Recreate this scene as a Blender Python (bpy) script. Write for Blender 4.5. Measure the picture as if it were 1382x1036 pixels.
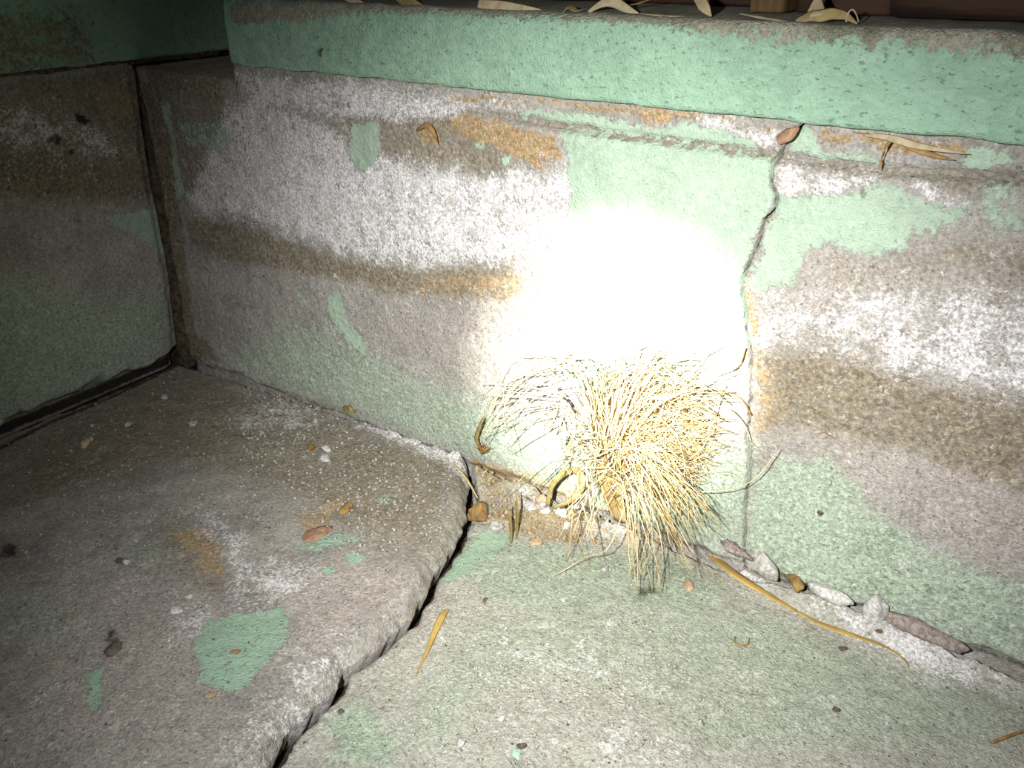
import bpy, math, random
import numpy as np
from mathutils import Vector

# ------------------------------------------------------------------ clear
for o in list(bpy.data.objects):
    bpy.data.objects.remove(o)
S = bpy.context.scene
COL = S.collection
random.seed(7)
RNG = np.random.default_rng(7)

# ------------------------------------------------------------------ camera
FPX = 1131.0                       # focal length in pixels of the 1382 x 1036 frame
PITCH = math.atan(588 / 1131.0)
AZ = math.radians(33.7)
fw = np.array([-math.sin(AZ), math.cos(AZ), 0.0])
RT = np.array([math.cos(AZ), math.sin(AZ), 0.0])
ZUP = np.array([0.0, 0.0, 1.0])
FD = fw * math.cos(PITCH) - ZUP * math.sin(PITCH)
UP = fw * math.sin(PITCH) + ZUP * math.cos(PITCH)
CAM = np.array([1.14588, -0.72776, 0.6])

cam_d = bpy.data.cameras.new('camera')
cam_d.sensor_width = 36.0
cam_d.lens = FPX / 1382 * 36.0
cam_d.clip_start = 0.01
cam = bpy.data.objects.new('camera', cam_d)
COL.objects.link(cam)
cam.location = CAM
cam.rotation_euler = (math.pi / 2 - PITCH, 0, AZ)
S.camera = cam

# ------------------------------------------------------------------ light and exposure
S.view_settings.view_transform = 'Standard'
S.view_settings.look = 'None'
S.view_settings.exposure = 0.0
S.view_settings.gamma = 1.0
S.view_settings.use_curve_mapping = False
W = bpy.data.worlds.new('world'); S.world = W
W.use_nodes = True
W.node_tree.nodes['Background'].inputs[0].default_value = (0.75, 0.85, 1.0, 1)
W.node_tree.nodes['Background'].inputs[1].default_value = 0.035


def ray(x, y):
    return FD * FPX + RT * (x - 691) + UP * (518 - y)


def on(x, y, ax, v):
    """point of the plane coordinate[ax] = v that lies along the line of sight of photo pixel (x, y)"""
    r = ray(x, y)
    return CAM + r * ((v - CAM[ax]) / r[ax])


def spot(name, loc, target, energy, angle, blend, size, col):
    d = bpy.data.lights.new(name, 'SPOT')
    d.energy = energy; d.spot_size = math.radians(angle); d.spot_blend = blend
    d.shadow_soft_size = size; d.color = col
    o = bpy.data.objects.new(name, d); COL.objects.link(o)
    o.location = loc
    o.rotation_euler = Vector(np.array(target) - np.array(loc)).to_track_quat('-Z', 'Y').to_euler()
    return o


# hand torch held a little to the left of the lens: spill, beam and hot centre of one lamp
TORCH = CAM - RT * 0.10 + UP * 0.03
spot('torch_spill', TORCH, on(860, 680, 1, 0.0), 40, 95, 1.0, 0.008, (0.98, 0.99, 1.0))
spot('torch_beam', TORCH, on(790, 560, 1, 0.0), 43, 60, 1.0, 0.008, (1.0, 0.99, 0.93))
spot('torch_core', TORCH, on(824, 500, 1, 0.0), 250, 23.5, 1.0, 0.008, (1.0, 0.99, 0.91))

# ------------------------------------------------------------------ numpy noise


def vnoise(x, y, seed=0):
    xi = np.floor(x).astype(np.int64); yi = np.floor(y).astype(np.int64)
    fx = x - xi; fy = y - yi
    fx = fx * fx * (3 - 2 * fx); fy = fy * fy * (3 - 2 * fy)

    def h(a, b):
        n = (a * 374761393 + b * 668265263 + seed * 974711) & 0xffffffff
        n = ((n ^ (n >> 13)) * 1274126177) & 0xffffffff
        n = n ^ (n >> 16)
        return (n & 0xffff) / 65535.0
    return (h(xi, yi) * (1 - fx) + h(xi + 1, yi) * fx) * (1 - fy) + (h(xi, yi + 1) * (1 - fx) + h(xi + 1, yi + 1) * fx) * fy


def fbm(x, y, seed=0, octv=4, gain=0.5):
    s = 0; a = 1; t = 0
    for k in range(octv):
        s = s + a * vnoise(x * 2 ** k + 17.3 * k, y * 2 ** k + 5.1 * k, seed + k)
        t += a; a *= gain
    return s / t - 0.5


def sstep(a, b, x):
    t = np.clip((x - a) / (b - a), 0, 1)
    return t * t * (3 - 2 * t)


def seg_dist(P, pts):
    """distance of the 2D points P to the polyline pts"""
    d = np.full(len(P), 1e9)
    for a, b in zip(pts[:-1], pts[1:]):
        ab = b - a; L = (ab @ ab) + 1e-12
        t = np.clip(((P - a) @ ab) / L, 0, 1)
        q = P - a - t[:, None] * ab
        d = np.minimum(d, np.sqrt((q * q).sum(1)))
    return d


def inside(P, pts):
    r = np.zeros(len(P), bool)
    n = len(pts)
    for i in range(n):
        a = pts[i]; b = pts[(i + 1) % n]
        if a[1] == b[1]:
            continue
        c = ((a[1] > P[:, 1]) != (b[1] > P[:, 1])) & (P[:, 0] < (b[0] - a[0]) * (P[:, 1] - a[1]) / (b[1] - a[1]) + a[0])
        r ^= c
    return r


PXM = 0.00092
LAYERS = ['pink', 'brown', 'tan', 'white', 'wash', 'green', 'dark']


class Stains:
    """stain and paint patches of one plane, kept in that plane's own metres"""
    def __init__(self, ax, val):
        self.ax = ax; self.val = val
        self.keep = [i for i in range(3) if i != ax]
        self.items = []

    def pts(self, px):
        P = np.array([on(x, y, self.ax, self.val)[self.keep] for x, y in px])
        if self.ax == 1:                                 # bands that run on past the right edge of the view
            P[[x >= 1450 for x, y in px], 0] = 2.1
        return P

    def patch(self, layer, value, soft, px):
        self.items.append((layer, value, soft * PXM, self.pts(px), False, 0)); return self

    def line(self, layer, value, width, soft, px):
        self.items.append((layer, value, soft * PXM, self.pts(px), True, width * PXM)); return self

    def bake(self, Q, base):
        out = {l: np.full(len(Q), base.get(l, 0.0)) for l in LAYERS}
        wob = fbm(Q[:, 0] * 60, Q[:, 1] * 60, 31, 4) * 0.012 + fbm(Q[:, 0] * 230, Q[:, 1] * 230, 33, 3, .7) * 0.009
        wob2 = fbm(Q[:, 0] * 60 + 50, Q[:, 1] * 60, 57, 4) * 0.012 + fbm(Q[:, 0] * 230, Q[:, 1] * 230, 59, 3, .7) * 0.009
        for layer, value, soft, pts, isline, wd in self.items:
            lo = pts.min(0) - 2 * soft - wd - .02; hi = pts.max(0) + 2 * soft + wd + .02
            m = ((Q > lo) & (Q < hi)).all(1)
            if not m.any():
                continue
            k = .25 if isline else 1
            P = Q[m] + np.stack([wob[m], wob2[m]], 1) * k
            if isline:
                sd = seg_dist(P, pts) - wd
            else:
                sd = seg_dist(P, np.vstack([pts, pts[:1]]))
                sd = np.where(inside(P, pts), -sd, sd)
            c = np.clip(0.5 - sd / (2 * soft), 0, 1)
            if value >= 0:
                out[layer][m] = np.maximum(out[layer][m], c * value)
            else:                                   # bare spot knocked out of a layer
                out[layer][m] *= 1 - c * (-value)
        return out


# ------------------------------------------------------------------ materials
def new_mat(name):
    m = bpy.data.materials.new(name); m.use_nodes = True
    nt = m.node_tree
    return m, nt, nt.nodes['Principled BSDF']


class NB:
    def __init__(self, nt): self.nt = nt

    def n(self, t, **k):
        x = self.nt.nodes.new(t)
        for a, b in k.items(): setattr(x, a, b)
        return x

    def put(self, sock, v):
        if isinstance(v, bpy.types.NodeSocket): self.nt.links.new(v, sock)
        else: sock.default_value = v

    def math(self, op, a, b=0.0, clamp=False):
        x = self.n('ShaderNodeMath', operation=op, use_clamp=clamp)
        self.put(x.inputs[0], a); self.put(x.inputs[1], b)
        return x.outputs[0]

    def noise(self, vec, scale, detail=4, rough=.55, dist=0.0):
        x = self.n('ShaderNodeTexNoise'); self.put(x.inputs['Vector'], vec)
        x.inputs['Scale'].default_value = scale; x.inputs['Detail'].default_value = detail
        x.inputs['Roughness'].default_value = rough; x.inputs['Distortion'].default_value = dist
        return x.outputs['Fac']

    def ramp(self, v, a, b, lo=0.0, hi=1.0):
        x = self.n('ShaderNodeMapRange', interpolation_type='SMOOTHSTEP')
        self.put(x.inputs[0], v)
        x.inputs[1].default_value = a; x.inputs[2].default_value = b
        x.inputs[3].default_value = lo; x.inputs[4].default_value = hi
        return x.outputs[0]

    def mix(self, f, a, b, mode='MIX'):
        x = self.n('ShaderNodeMix', data_type='RGBA', blend_type=mode)
        self.put(x.inputs[0], f)
        for s, v in ((x.inputs[6], a), (x.inputs[7], b)):
            if isinstance(v, tuple): s.default_value = (*v, 1)
            else: self.put(s, v)
        return x.outputs[2]

    def attr(self, name):
        return self.n('ShaderNodeAttribute', attribute_name=name).outputs['Fac']

    def mapping(self, vec, scale, rot=(0, 0, 0)):
        x = self.n('ShaderNodeMapping'); self.put(x.inputs[0], vec)
        x.inputs['Scale'].default_value = scale; x.inputs['Rotation'].default_value = rot
        return x.outputs[0]


def masonry(name, grey_a, grey_b, green, strokes=(1, 1, 1), bump=1.0, pits=.5):
    m, nt, bs = new_mat(name)
    b = NB(nt)
    co = b.n('ShaderNodeTexCoord').outputs['Object']
    st = b.mapping(co, strokes, (0.3, 0.4, 0.2))
    big = b.noise(co, 16, 5, .6)
    mid = b.noise(co, 95, 6, .65)
    fine = b.noise(co, 420, 4, .7)
    strk = b.noise(st, 170, 4, .6)
    col = b.mix(b.ramp(big, .35, .65), grey_a, grey_b)
    col = b.mix(b.ramp(mid, .42, .7, 0, .45), col, (0.45, 0.40, 0.33))

    def fac(l, nz, amp, soft):
        v = b.math('ADD', b.attr(l), b.math('MULTIPLY', b.math('SUBTRACT', nz, .5), amp))
        return b.ramp(v, .5 - soft, .5 + soft)
    mix2 = b.math('ADD', b.math('MULTIPLY', mid, .5), b.math('MULTIPLY', fine, .5))
    gr2 = b.noise(co, 210, 3, .75)
    fp = fac('pink', mid, 1.2, .40)
    col = b.mix(fp, col, b.mix(b.ramp(fine, .4, .65), (0.36, 0.315, 0.29), (0.46, 0.415, 0.39)))
    fb = fac('brown', mix2, 2.2, .42)
    col = b.mix(b.math('MULTIPLY', fb, .92), col, b.mix(b.ramp(gr2, .35, .62), (0.125, 0.098, 0.064), (0.30, 0.25, 0.165)))
    ft = fac('tan', mid, 1.4, .22)
    col = b.mix(ft, col, b.mix(b.ramp(fine, .35, .65), (0.33, 0.225, 0.115), (0.46, 0.34, 0.20)))
    wsh = fac('wash', mix2, 1.3, .5)
    col = b.mix(b.math('MULTIPLY', wsh, .85), col, b.mix(b.ramp(gr2, .38, .62), tuple(c * .72 for c in green), tuple(min(1, c * 1.05 + .02) for c in green)))
    fin2 = b.noise(co, 340, 3, .75)
    wn = b.math('ADD', b.math('MULTIPLY', gr2, .35), b.math('ADD', b.math('MULTIPLY', mid, .15), b.math('MULTIPLY', fin2, .50)))
    wn = b.math('ADD', b.math('MULTIPLY', wn, .72), b.math('MULTIPLY', b.noise(co, 42, 3, .6), .28))
    fwh = fac('white', wn, 4.4, .36)
    col = b.mix(b.math('MULTIPLY', fwh, .93), col, b.mix(b.ramp(fine, .3, .65), (0.62, 0.60, 0.62), (0.90, 0.89, 0.92)))
    # aggregate grains of the bare concrete
    grit = b.ramp(fine, .60, .70, 0, .45)
    col = b.mix(grit, col, (0.62, 0.58, 0.52))
    spk = b.noise(co, 330, 2, .5)
    col = b.mix(b.ramp(spk, .62, .70, 0, .6), col, (0.09, 0.075, 0.06))
    # coarse salt-and-pepper tone of weathered concrete
    col = b.mix(1.0, col, b.mix(b.ramp(b.noise(co, 260, 5, .8), .36, .64), (0.74, 0.73, 0.71), (1.24, 1.22, 1.19)), 'MULTIPLY')
    col = b.mix(b.ramp(b.noise(co, 70, 5, .75), .50, .66, 0, .35), col, b.mix(1.0, col, (0.60, 0.56, 0.50), 'MULTIPLY'))
    fg = fac('green', b.math('ADD', b.math('MULTIPLY', mid, .5), b.math('MULTIPLY', gr2, .5)), 2.4, .14)
    gcol = b.mix(b.ramp(big, .35, .65), green, tuple(c * .86 for c in green))
    gcol = b.mix(b.ramp(strk, .4, .7, 0, .5), gcol, tuple(min(1, c * 1.14 + .04) for c in green))
    gcol = b.mix(b.ramp(mid, .55, .70, 0, pits * .5), gcol, (0.27, 0.33, 0.25))
    pit = b.noise(b.mapping(st, (1.2, 1.2, 1.2)), 230, 3, .65)
    pitf = b.ramp(pit, .60, .69, 0, pits * .85)
    gcol = b.mix(pitf, gcol, (0.12, 0.145, 0.10))
    gcol = b.mix(b.ramp(gr2, .60, .70, 0, pits * .6), gcol, (0.25, 0.27, 0.20))
    col = b.mix(fg, col, gcol)
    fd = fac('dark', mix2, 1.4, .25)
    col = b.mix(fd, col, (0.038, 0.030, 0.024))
    b.put(bs.inputs['Base Color'], col)
    b.put(bs.inputs['Roughness'], .88)
    bs.inputs['Specular IOR Level'].default_value = .22
    h = b.math('ADD', b.math('MULTIPLY', fine, 1.2), b.math('ADD', b.math('MULTIPLY', mid, .5), b.math('MULTIPLY', gr2, .9)))
    h = b.math('ADD', h, b.math('MULTIPLY', fg, .30))
    h = b.math('ADD', h, b.math('MULTIPLY', strk, .5))
    h = b.math('SUBTRACT', h, b.math('MULTIPLY', pitf, .5))
    bm = b.n('ShaderNodeBump'); bm.inputs['Strength'].default_value = .75
    bm.inputs['Distance'].default_value = .0022 * bump
    b.put(bm.inputs['Height'], h)
    nt.links.new(bm.outputs[0], bs.inputs['Normal'])
    return m


GREEN = (0.315, 0.49, 0.35)
PALE = (0.41, 0.52, 0.40)
M_WALL = masonry('painted_block', (0.30, 0.285, 0.265), (0.40, 0.385, 0.365), PALE, (1, 1, .8), 1.0, .35)
M_COPE = masonry('painted_coping', (0.23, 0.23, 0.165), (0.33, 0.325, 0.25), GREEN, (.55, 1, 1.1), 1.2, .75)
M_FLOOR = masonry('painted_slab', (0.265, 0.25, 0.235), (0.365, 0.35, 0.32), (0.33, 0.47, 0.345), (1, 1, 1), 1.15, .35)
M_SLABR = masonry('painted_slab_pale', (0.37, 0.35, 0.315), (0.47, 0.45, 0.41), (0.35, 0.475, 0.345), (1, 1, 1), 1.25, .4)


def simple(name, c1, c2, scale=60, rough=.8, bump=.0006, stretch=(1, 1, 1), detail=4, trans=0.0):
    m, nt, bs = new_mat(name); b = NB(nt)
    co = b.mapping(b.n('ShaderNodeTexCoord').outputs['Object'], stretch)
    nz = b.noise(co, scale, detail, .6, .3)
    col = b.mix(b.ramp(nz, .35, .65), c1, c2)
    b.put(bs.inputs['Base Color'], col); bs.inputs['Roughness'].default_value = rough
    bs.inputs['Specular IOR Level'].default_value = .25
    bm = b.n('ShaderNodeBump'); bm.inputs['Distance'].default_value = bump
    bm.inputs['Strength'].default_value = .8
    b.put(bm.inputs['Height'], nz); nt.links.new(bm.outputs[0], bs.inputs['Normal'])
    return m


M_STRAW = [simple('straw_pale', (0.56, 0.44, 0.24), (0.68, 0.57, 0.36), 80, .55),
           simple('straw_yellow', (0.42, 0.30, 0.125), (0.56, 0.42, 0.21), 80, .5),
           simple('straw_brown', (0.22, 0.14, 0.055), (0.36, 0.25, 0.11), 80, .6)]
M_REED = simple('reed', (0.32, 0.20, 0.055), (0.46, 0.31, 0.095), 50, .45, .0004)
M_LEAFG = simple('olive_leaf', (0.17, 0.135, 0.05), (0.28, 0.21, 0.085), 90, .5)
M_LEAFB = simple('brown_leaf', (0.20, 0.11, 0.035), (0.34, 0.20, 0.07), 90, .6)
M_LEAFP = simple('pale_leaf', (0.30, 0.24, 0.14), (0.42, 0.35, 0.22), 90, .6)
M_WOOD = simple('old_wood', (0.016, 0.008, 0.0045), (0.045, 0.023, 0.012), 30, .8, .002, (.25, 2, 3))
M_WOODL = simple('orange_wood', (0.07, 0.038, 0.016), (0.13, 0.075, 0.03), 30, .8, .002, (3, 2, .25))
M_SOIL = simple('dark_soil', (0.022, 0.018, 0.014), (0.06, 0.045, 0.032), 120, .95, .003)
M_SOILB = simple('brown_mortar', (0.045, 0.034, 0.022), (0.13, 0.098, 0.064), 130, .95, .003)
M_LIME = simple('lime_lump', (0.34, 0.33, 0.30), (0.60, 0.58, 0.56), 260, .9, .002)
M_GREYL = simple('grey_lump', (0.26, 0.245, 0.22), (0.48, 0.46, 0.42), 260, .9, .002)
M_TANL = simple('tan_lump', (0.30, 0.205, 0.12), (0.48, 0.36, 0.24), 160, .85, .001)
M_OCHRE = simple('ochre_stone', (0.18, 0.11, 0.04), (0.32, 0.20, 0.075), 120, .6, .001)
M_RUST = simple('rust_flake', (0.22, 0.12, 0.07), (0.36, 0.22, 0.14), 160, .85, .001)
M_GRNL = simple('green_flake', (0.30, 0.46, 0.34), (0.40, 0.55, 0.42), 160, .85, .001)
M_MAUVE = simple('mauve_mortar', (0.17, 0.135, 0.12), (0.33, 0.275, 0.25), 240, .9, .0018, detail=6)
M_BLACK = simple('dark_speck', (0.075, 0.062, 0.050), (0.14, 0.11, 0.085), 200, .9, .001)


# ------------------------------------------------------------------ object helpers
def link(o, parent=None):
    COL.objects.link(o)
    if parent is not None: o.parent = parent
    return o


def thing(name, loc=(0, 0, 0), label=None, cat=None, group=None, kind=None):
    o = bpy.data.objects.new(name, None); o.location = loc; o.empty_display_size = .02
    link(o); return tag(o, label, cat, group, kind)


def tag(o, label=None, cat=None, group=None, kind=None):
    if label: o['label'] = label
    if cat: o['category'] = cat
    if group: o['group'] = group
    if kind: o['kind'] = kind
    return o


def npmesh(name, V, Fq, mat, parent=None, attrs=None, smooth=True, loc=(0, 0, 0)):
    V = np.asarray(V, float) - np.array(loc)
    me = bpy.data.meshes.new(name)
    me.from_pydata(V.tolist(), [], [list(map(int, f)) for f in Fq]) if not isinstance(Fq, np.ndarray) else _fast(me, V, Fq)
    if attrs:
        for k, v in attrs.items():
            a = me.attributes.new(k, 'FLOAT', 'POINT'); a.data.foreach_set('value', np.asarray(v, np.float32))
    if smooth: me.polygons.foreach_set('use_smooth', np.ones(len(me.polygons), bool))
    me.materials.append(mat)
    me.update()
    o = bpy.data.objects.new(name, me)
    if parent is None: o.location = loc
    return link(o, parent)


def _fast(me, V, Fq):
    k = Fq.shape[1]
    me.vertices.add(len(V)); me.vertices.foreach_set('co', V.astype(np.float32).ravel())
    me.loops.add(Fq.size); me.loops.foreach_set('vertex_index', Fq.astype(np.int32).ravel())
    me.polygons.add(len(Fq))
    me.polygons.foreach_set('loop_start', np.arange(0, Fq.size, k, dtype=np.int32))
    me.update(calc_edges=True)


def grid_faces(n, m, flip=False):
    i = np.arange(n - 1)[:, None]; j = np.arange(m - 1)[None]
    a = i * m + j
    f = np.stack([a, a + 1, a + m + 1, a + m], -1).reshape(-1, 4)
    return f[:, ::-1] if flip else f


def sheet(name, A, B, height, frame, stains, base, mat, parent, back, flip, loc=(0, 0, 0), undercut=0.0):
    """relief sheet: A, B (n x m) in-plane coordinates, height() out of the plane; outer ring turned back by `back`"""
    n, m = A.shape
    h = height(A, B)
    A2 = np.pad(A, 1, mode='edge'); B2 = np.pad(B, 1, mode='edge'); h2 = np.pad(h, 1, mode='edge')
    h2[0, :] -= back[0]; h2[-1, :] -= back[1]; h2[1:-1, 0] -= back[2]; h2[1:-1, -1] -= back[3]
    A2[:, -1] -= undercut
    V = frame(A2.ravel(), B2.ravel(), h2.ravel())
    att = stains.bake(np.stack([A2.ravel(), B2.ravel()], 1), base)
    return npmesh(name, V, grid_faces(n + 2, m + 2, flip), mat, parent, att)


def lin(a, b, step):
    return np.linspace(a, b, max(2, int(abs(b - a) / step) + 1))


def cat_rom(P, k):
    P = np.asarray(P, float)
    if len(P) < 3:
        t = np.linspace(0, 1, k)[:, None]; return P[0] * (1 - t) + P[-1] * t
    Q = np.vstack([2 * P[0] - P[1], P, 2 * P[-1] - P[-2]])
    out = []
    n = len(P) - 1
    for s in np.linspace(0, n, k):
        i = min(int(s), n - 1); t = s - i
        a, b_, c, d = Q[i:i + 4]
        out.append(.5 * (2 * b_ + (c - a) * t + (2 * a - 5 * b_ + 4 * c - d) * t * t + (3 * b_ - a - 3 * c + d) * t ** 3))
    return np.array(out)


def tube_geo(P, R, sides=4, up=(0.13, 0.2, 0.97), flat=1.0):
    """closed tapering tube; flat < 1 makes a blade"""
    P = np.asarray(P, float); n = len(P)
    T = np.gradient(P, axis=0); T /= np.linalg.norm(T, axis=1)[:, None] + 1e-12
    u = np.array(up, float)
    V = []
    for i in range(n):
        s = np.cross(T[i], u); s /= np.linalg.norm(s) + 1e-12
        w = np.cross(s, T[i])
        for k in range(sides):
            a = 2 * math.pi * k / sides
            V.append(P[i] + R[i] * (math.cos(a) * s + flat * math.sin(a) * w))
    F = []
    for i in range(n - 1):
        for k in range(sides):
            k2 = (k + 1) % sides
            F.append((i * sides + k, i * sides + k2, (i + 1) * sides + k2, (i + 1) * sides + k))
    if sides == 3:
        F = [f for f in F]
    F.append(tuple(range(sides))[::-1]); F.append(tuple((n - 1) * sides + k for k in range(sides)))
    return V, F


def tube(name, P, R, mat, parent=None, sides=4, flat=1.0, up=(0.13, 0.2, 0.97), smooth=True, loc=(0, 0, 0)):
    V, F = tube_geo(P, R, sides, up, flat)
    return npmesh(name, V, F, mat, parent, smooth=smooth, loc=loc)


def blade_r(n, w, base=.5, peak=.35, tip=.08):
    t = np.linspace(0, 1, n)
    return w * np.where(t < peak, base + (1 - base) * t / peak, tip + (1 - tip) * np.cos((t - peak) / (1 - peak) * math.pi / 2))


ICO_V = None


def ico():
    global ICO_V, ICO_F
    if ICO_V is None:
        import bmesh
        bm = bmesh.new(); bmesh.ops.create_icosphere(bm, subdivisions=3, radius=1)
        ICO_V = np.array([v.co[:] for v in bm.verts]); ICO_F = np.array([[v.index for v in f.verts] for f in bm.faces])
        bm.free()
    return ICO_V, ICO_F


def lump(name, c, size, mat, seed, label=None, cat='crumb', group=None, rot=0.0, rough=.75, up=1.0, bury=.25):
    """a broken crumb or stone: lobed, faceted body resting on its flat underside"""
    V, F = ico()
    r = np.random.default_rng(seed)
    V = V.copy()
    for _ in range(9):                                   # knock flat facets off the body
        nrm = r.normal(size=3); nrm /= np.linalg.norm(nrm); d = r.uniform(.52, .85)
        over = V @ nrm - d
        V = V - np.clip(over, 0, None)[:, None] * nrm * .92
    w = fbm(V[:, 0] * 2.2 + V[:, 2] * 1.7 + seed, V[:, 1] * 2.2 - V[:, 2] + seed, seed, 4, .7)
    V *= (1 + rough * w)[:, None]
    V[:, 2] = np.where(V[:, 2] < -.45, -.45 + (V[:, 2] + .45) * .2, V[:, 2])
    V = V * np.array(size)
    N0 = V / (np.linalg.norm(V, axis=1)[:, None] + 1e-9)
    g = fbm(V[:, 0] * 260 + V[:, 2] * 190 + seed, V[:, 1] * 260 - V[:, 2] * 120, seed + 3, 4, .65)
    V = V + N0 * (g * min(.55 * min(size), .0045))[:, None] * (1.6 if rough > .45 else 1)
    ca, sa = math.cos(rot), math.sin(rot)
    V = V @ np.array([[ca, sa, 0], [-sa, ca, 0], [0, 0, 1]])
    V[:, 2] -= V[:, 2].min() * (1 - bury)
    o = npmesh(name, V + np.array(c), F, mat, None, smooth=True, loc=c)
    return tag(o, label, cat, group)


# ------------------------------------------------------------------ floor
crack_px = [(632, 612), (633, 650), (632, 690), (626, 722), (606, 752), (588, 775), (577, 800), (560, 832),
            (540, 852), (505, 880), (478, 896), (464, 908), (458, 925), (436, 950), (408, 975), (385, 998), (366, 1036)]
crack_xy = np.array([on(x, y, 2, 0.0)[:2] for x, y in crack_px])
crack_xy[0, 1] = .03
crack_xy = np.vstack([crack_xy, [[.80, -.60], [.78, -.8], [.86, -1.15]]])
_o = np.argsort(-crack_xy[:, 1]); crack_xy = crack_xy[_o]


def crack_x(y):
    j = fbm(np.asarray(y) * 60, np.asarray(y) * 0 + 3, 5, 5, .6) * .012
    return np.interp(-np.asarray(y), -crack_xy[:, 1], crack_xy[:, 0]) + j


def wall_foot_px(px):
    return np.array([on(x, y, 2, 0.0)[:2] for x, y in px])


ridge_l = wall_foot_px([(485, 575), (520, 590), (560, 606), (600, 622), (628, 638)])
ridge_r = wall_foot_px([(1020, 770), (1050, 790), (1095, 815), (1150, 838), (1215, 862), (1300, 890), (1382, 915), (1500, 960)])
ridge_m = wall_foot_px([(655, 705), (690, 700), (740, 700), (790, 705), (850, 722), (930, 745), (1000, 765)])
fall_l = wall_foot_px([(640, 640), (660, 660), (700, 668), (760, 680), (820, 690)])


def left_z(X, Y):
    sh = X.shape; x = X.ravel(); y = Y.ravel()
    d = crack_x(y) - x
    z = .018 * sstep(0, .45, x)
    z += fbm(x * 9, y * 9, 1, 4) * .010 + fbm(x * 70, y * 70, 2, 3) * .0026
    w = .0130 + .013 * fbm(y * 25, y * 0, 9, 3) + .006 * fbm(y * 90, x * 90, 10, 2)
    q = np.clip(d / w, 0, 1)
    z -= .019 * (1 - q) ** 1.1 * (1 + .5 * fbm(x * 90, y * 60, 11, 3)) + .003 * (1 - sstep(1, 1.8, d / w))
    P = np.stack([x, y], 1)
    z += .014 * np.exp(-(seg_dist(P, ridge_l) / .011) ** 2) * (1 + fbm(x * 50, y * 50, 8, 3))
    gap = -y                                            # distance to the wall foot
    z -= .022 * (1 - sstep(0.000, .010, gap + .010 * fbm(x * 60, y * 60, 12, 3)))
    z -= .02 * (1 - sstep(0, .016, x + .014 * fbm(x * 50, y * 50, 14, 3)))
    return z.reshape(sh)


def right_z(X, Y):
    sh = X.shape; x = X.ravel(); y = Y.ravel()
    d = x - crack_x(y)
    z = fbm(x * 8, y * 8, 21, 4) * .008 + fbm(x * 85, y * 85, 22, 3) * .0028
    z -= .004 * (1 - sstep(.003, .012, d))
    P = np.stack([x, y], 1)
    z += .015 * np.exp(-(seg_dist(P, ridge_r) / .016) ** 2) * (1 + 1.2 * fbm(x * 40, y * 40, 23, 3))
    z += .007 * np.exp(-(seg_dist(P, ridge_m) / .012) ** 2) * (1 + 2 * fbm(x * 60, y * 60, 24, 3))
    z += .016 * np.exp(-(seg_dist(P, fall_l) / .022) ** 2) * (1 + 1.5 * fbm(x * 50, y * 50, 25, 3))
    z -= .020 * (1 - sstep(0.000, .007, -y + .007 * fbm(x * 60, y * 60, 12, 3)))
    return z.reshape(sh)


def floor_z(x, y):
    x = np.atleast_1d(np.asarray(x, float)); y = np.atleast_1d(np.asarray(y, float))
    return np.where(x < crack_x(y), left_z(x, y), right_z(x, y))


def fl(px, py, dz=0.0):
    """point on the worn floor surface under photo pixel (px, py)"""
    z = 0.0
    for _ in range(3):
        p = on(px, py, 2, z); z = float(floor_z(p[0], p[1])[0])
    p[2] = z + dz
    return p


FS = Stains(2, 0.0)
# ---- left slab
FS.patch('brown', .62, 40, [(240, 485), (420, 560), (640, 640), (620, 730), (560, 770), (440, 740), (380, 690), (250, 640), (0, 700), (0, 600)])
FS.patch('brown', .55, 14, [(215, 720), (300, 735), (318, 770), (310, 815), (285, 830), (255, 800), (215, 760)])
FS.patch('tan', .50, 10, [(225, 725), (290, 730), (316, 765), (308, 800), (268, 790)])
FS.patch('pink', .60, 30, [(0, 800), (150, 770), (300, 800), (330, 860), (330, 1036), (0, 1036)])
FS.patch('pink', .75, 18, [(330, 800), (400, 770), (520, 770), (570, 790), (540, 830), (460, 880), (400, 930), (400, 850)])
FS.patch('tan', .56, 8, [(402, 712), (440, 694), (474, 676), (480, 690), (452, 712), (430, 735), (408, 738)])
FS.patch('white', 0.54, 17, [(262, 712), (285, 708), (330, 748), (345, 790), (335, 850), (300, 838), (318, 800), (312, 770), (286, 740)])
FS.patch('white', 0.49, 17, [(238, 860), (270, 835), (300, 835), (275, 880), (240, 880)])
FS.patch('white', 0.54, 27, [(345, 780), (400, 770), (440, 800), (390, 830), (345, 830)])
FS.patch('white', 0.49, 27, [(455, 872), (470, 895), (420, 960), (360, 1036), (300, 1036), (370, 960), (430, 890)])
FS.patch('white', 0.55, 11, [(474, 562), (500, 560), (560, 592), (600, 606), (632, 630), (628, 660), (600, 640), (545, 618), (485, 590)])
FS.patch('white', 0.41, 23, [(300, 570), (380, 545), (430, 560), (420, 600), (330, 590)])
FS.patch('green', .70, 7, [(282, 858), (320, 845), (380, 838), (400, 850), (392, 880), (370, 905), (345, 945), (300, 955), (272, 945), (262, 905), (266, 880)])
FS.patch('green', .62, 6, [(405, 745), (440, 735), (490, 742), (485, 752), (450, 758), (425, 765), (402, 755)])
FS.patch('green', .8, 4, [(463, 768), (480, 763), (496, 770), (490, 778), (468, 778)])
FS.patch('green', .8, 4, [(434, 785), (450, 783), (456, 792), (444, 797)])
FS.patch('green', .7, 5, [(120, 925), (145, 918), (150, 950), (140, 990), (125, 985), (120, 950)])
FS.patch('green', .6, 5, [(508, 688), (535, 685), (532, 698), (512, 698)])
FS.patch('wash', .40, 22, [(0, 810), (100, 820), (130, 860), (80, 900), (0, 890)])
FS.patch('wash', .42, 18, [(150, 760), (230, 740), (240, 780), (170, 790)])
FS.patch('brown', .6, 10, [(0, 895), (40, 890), (45, 905), (0, 918)])
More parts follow.
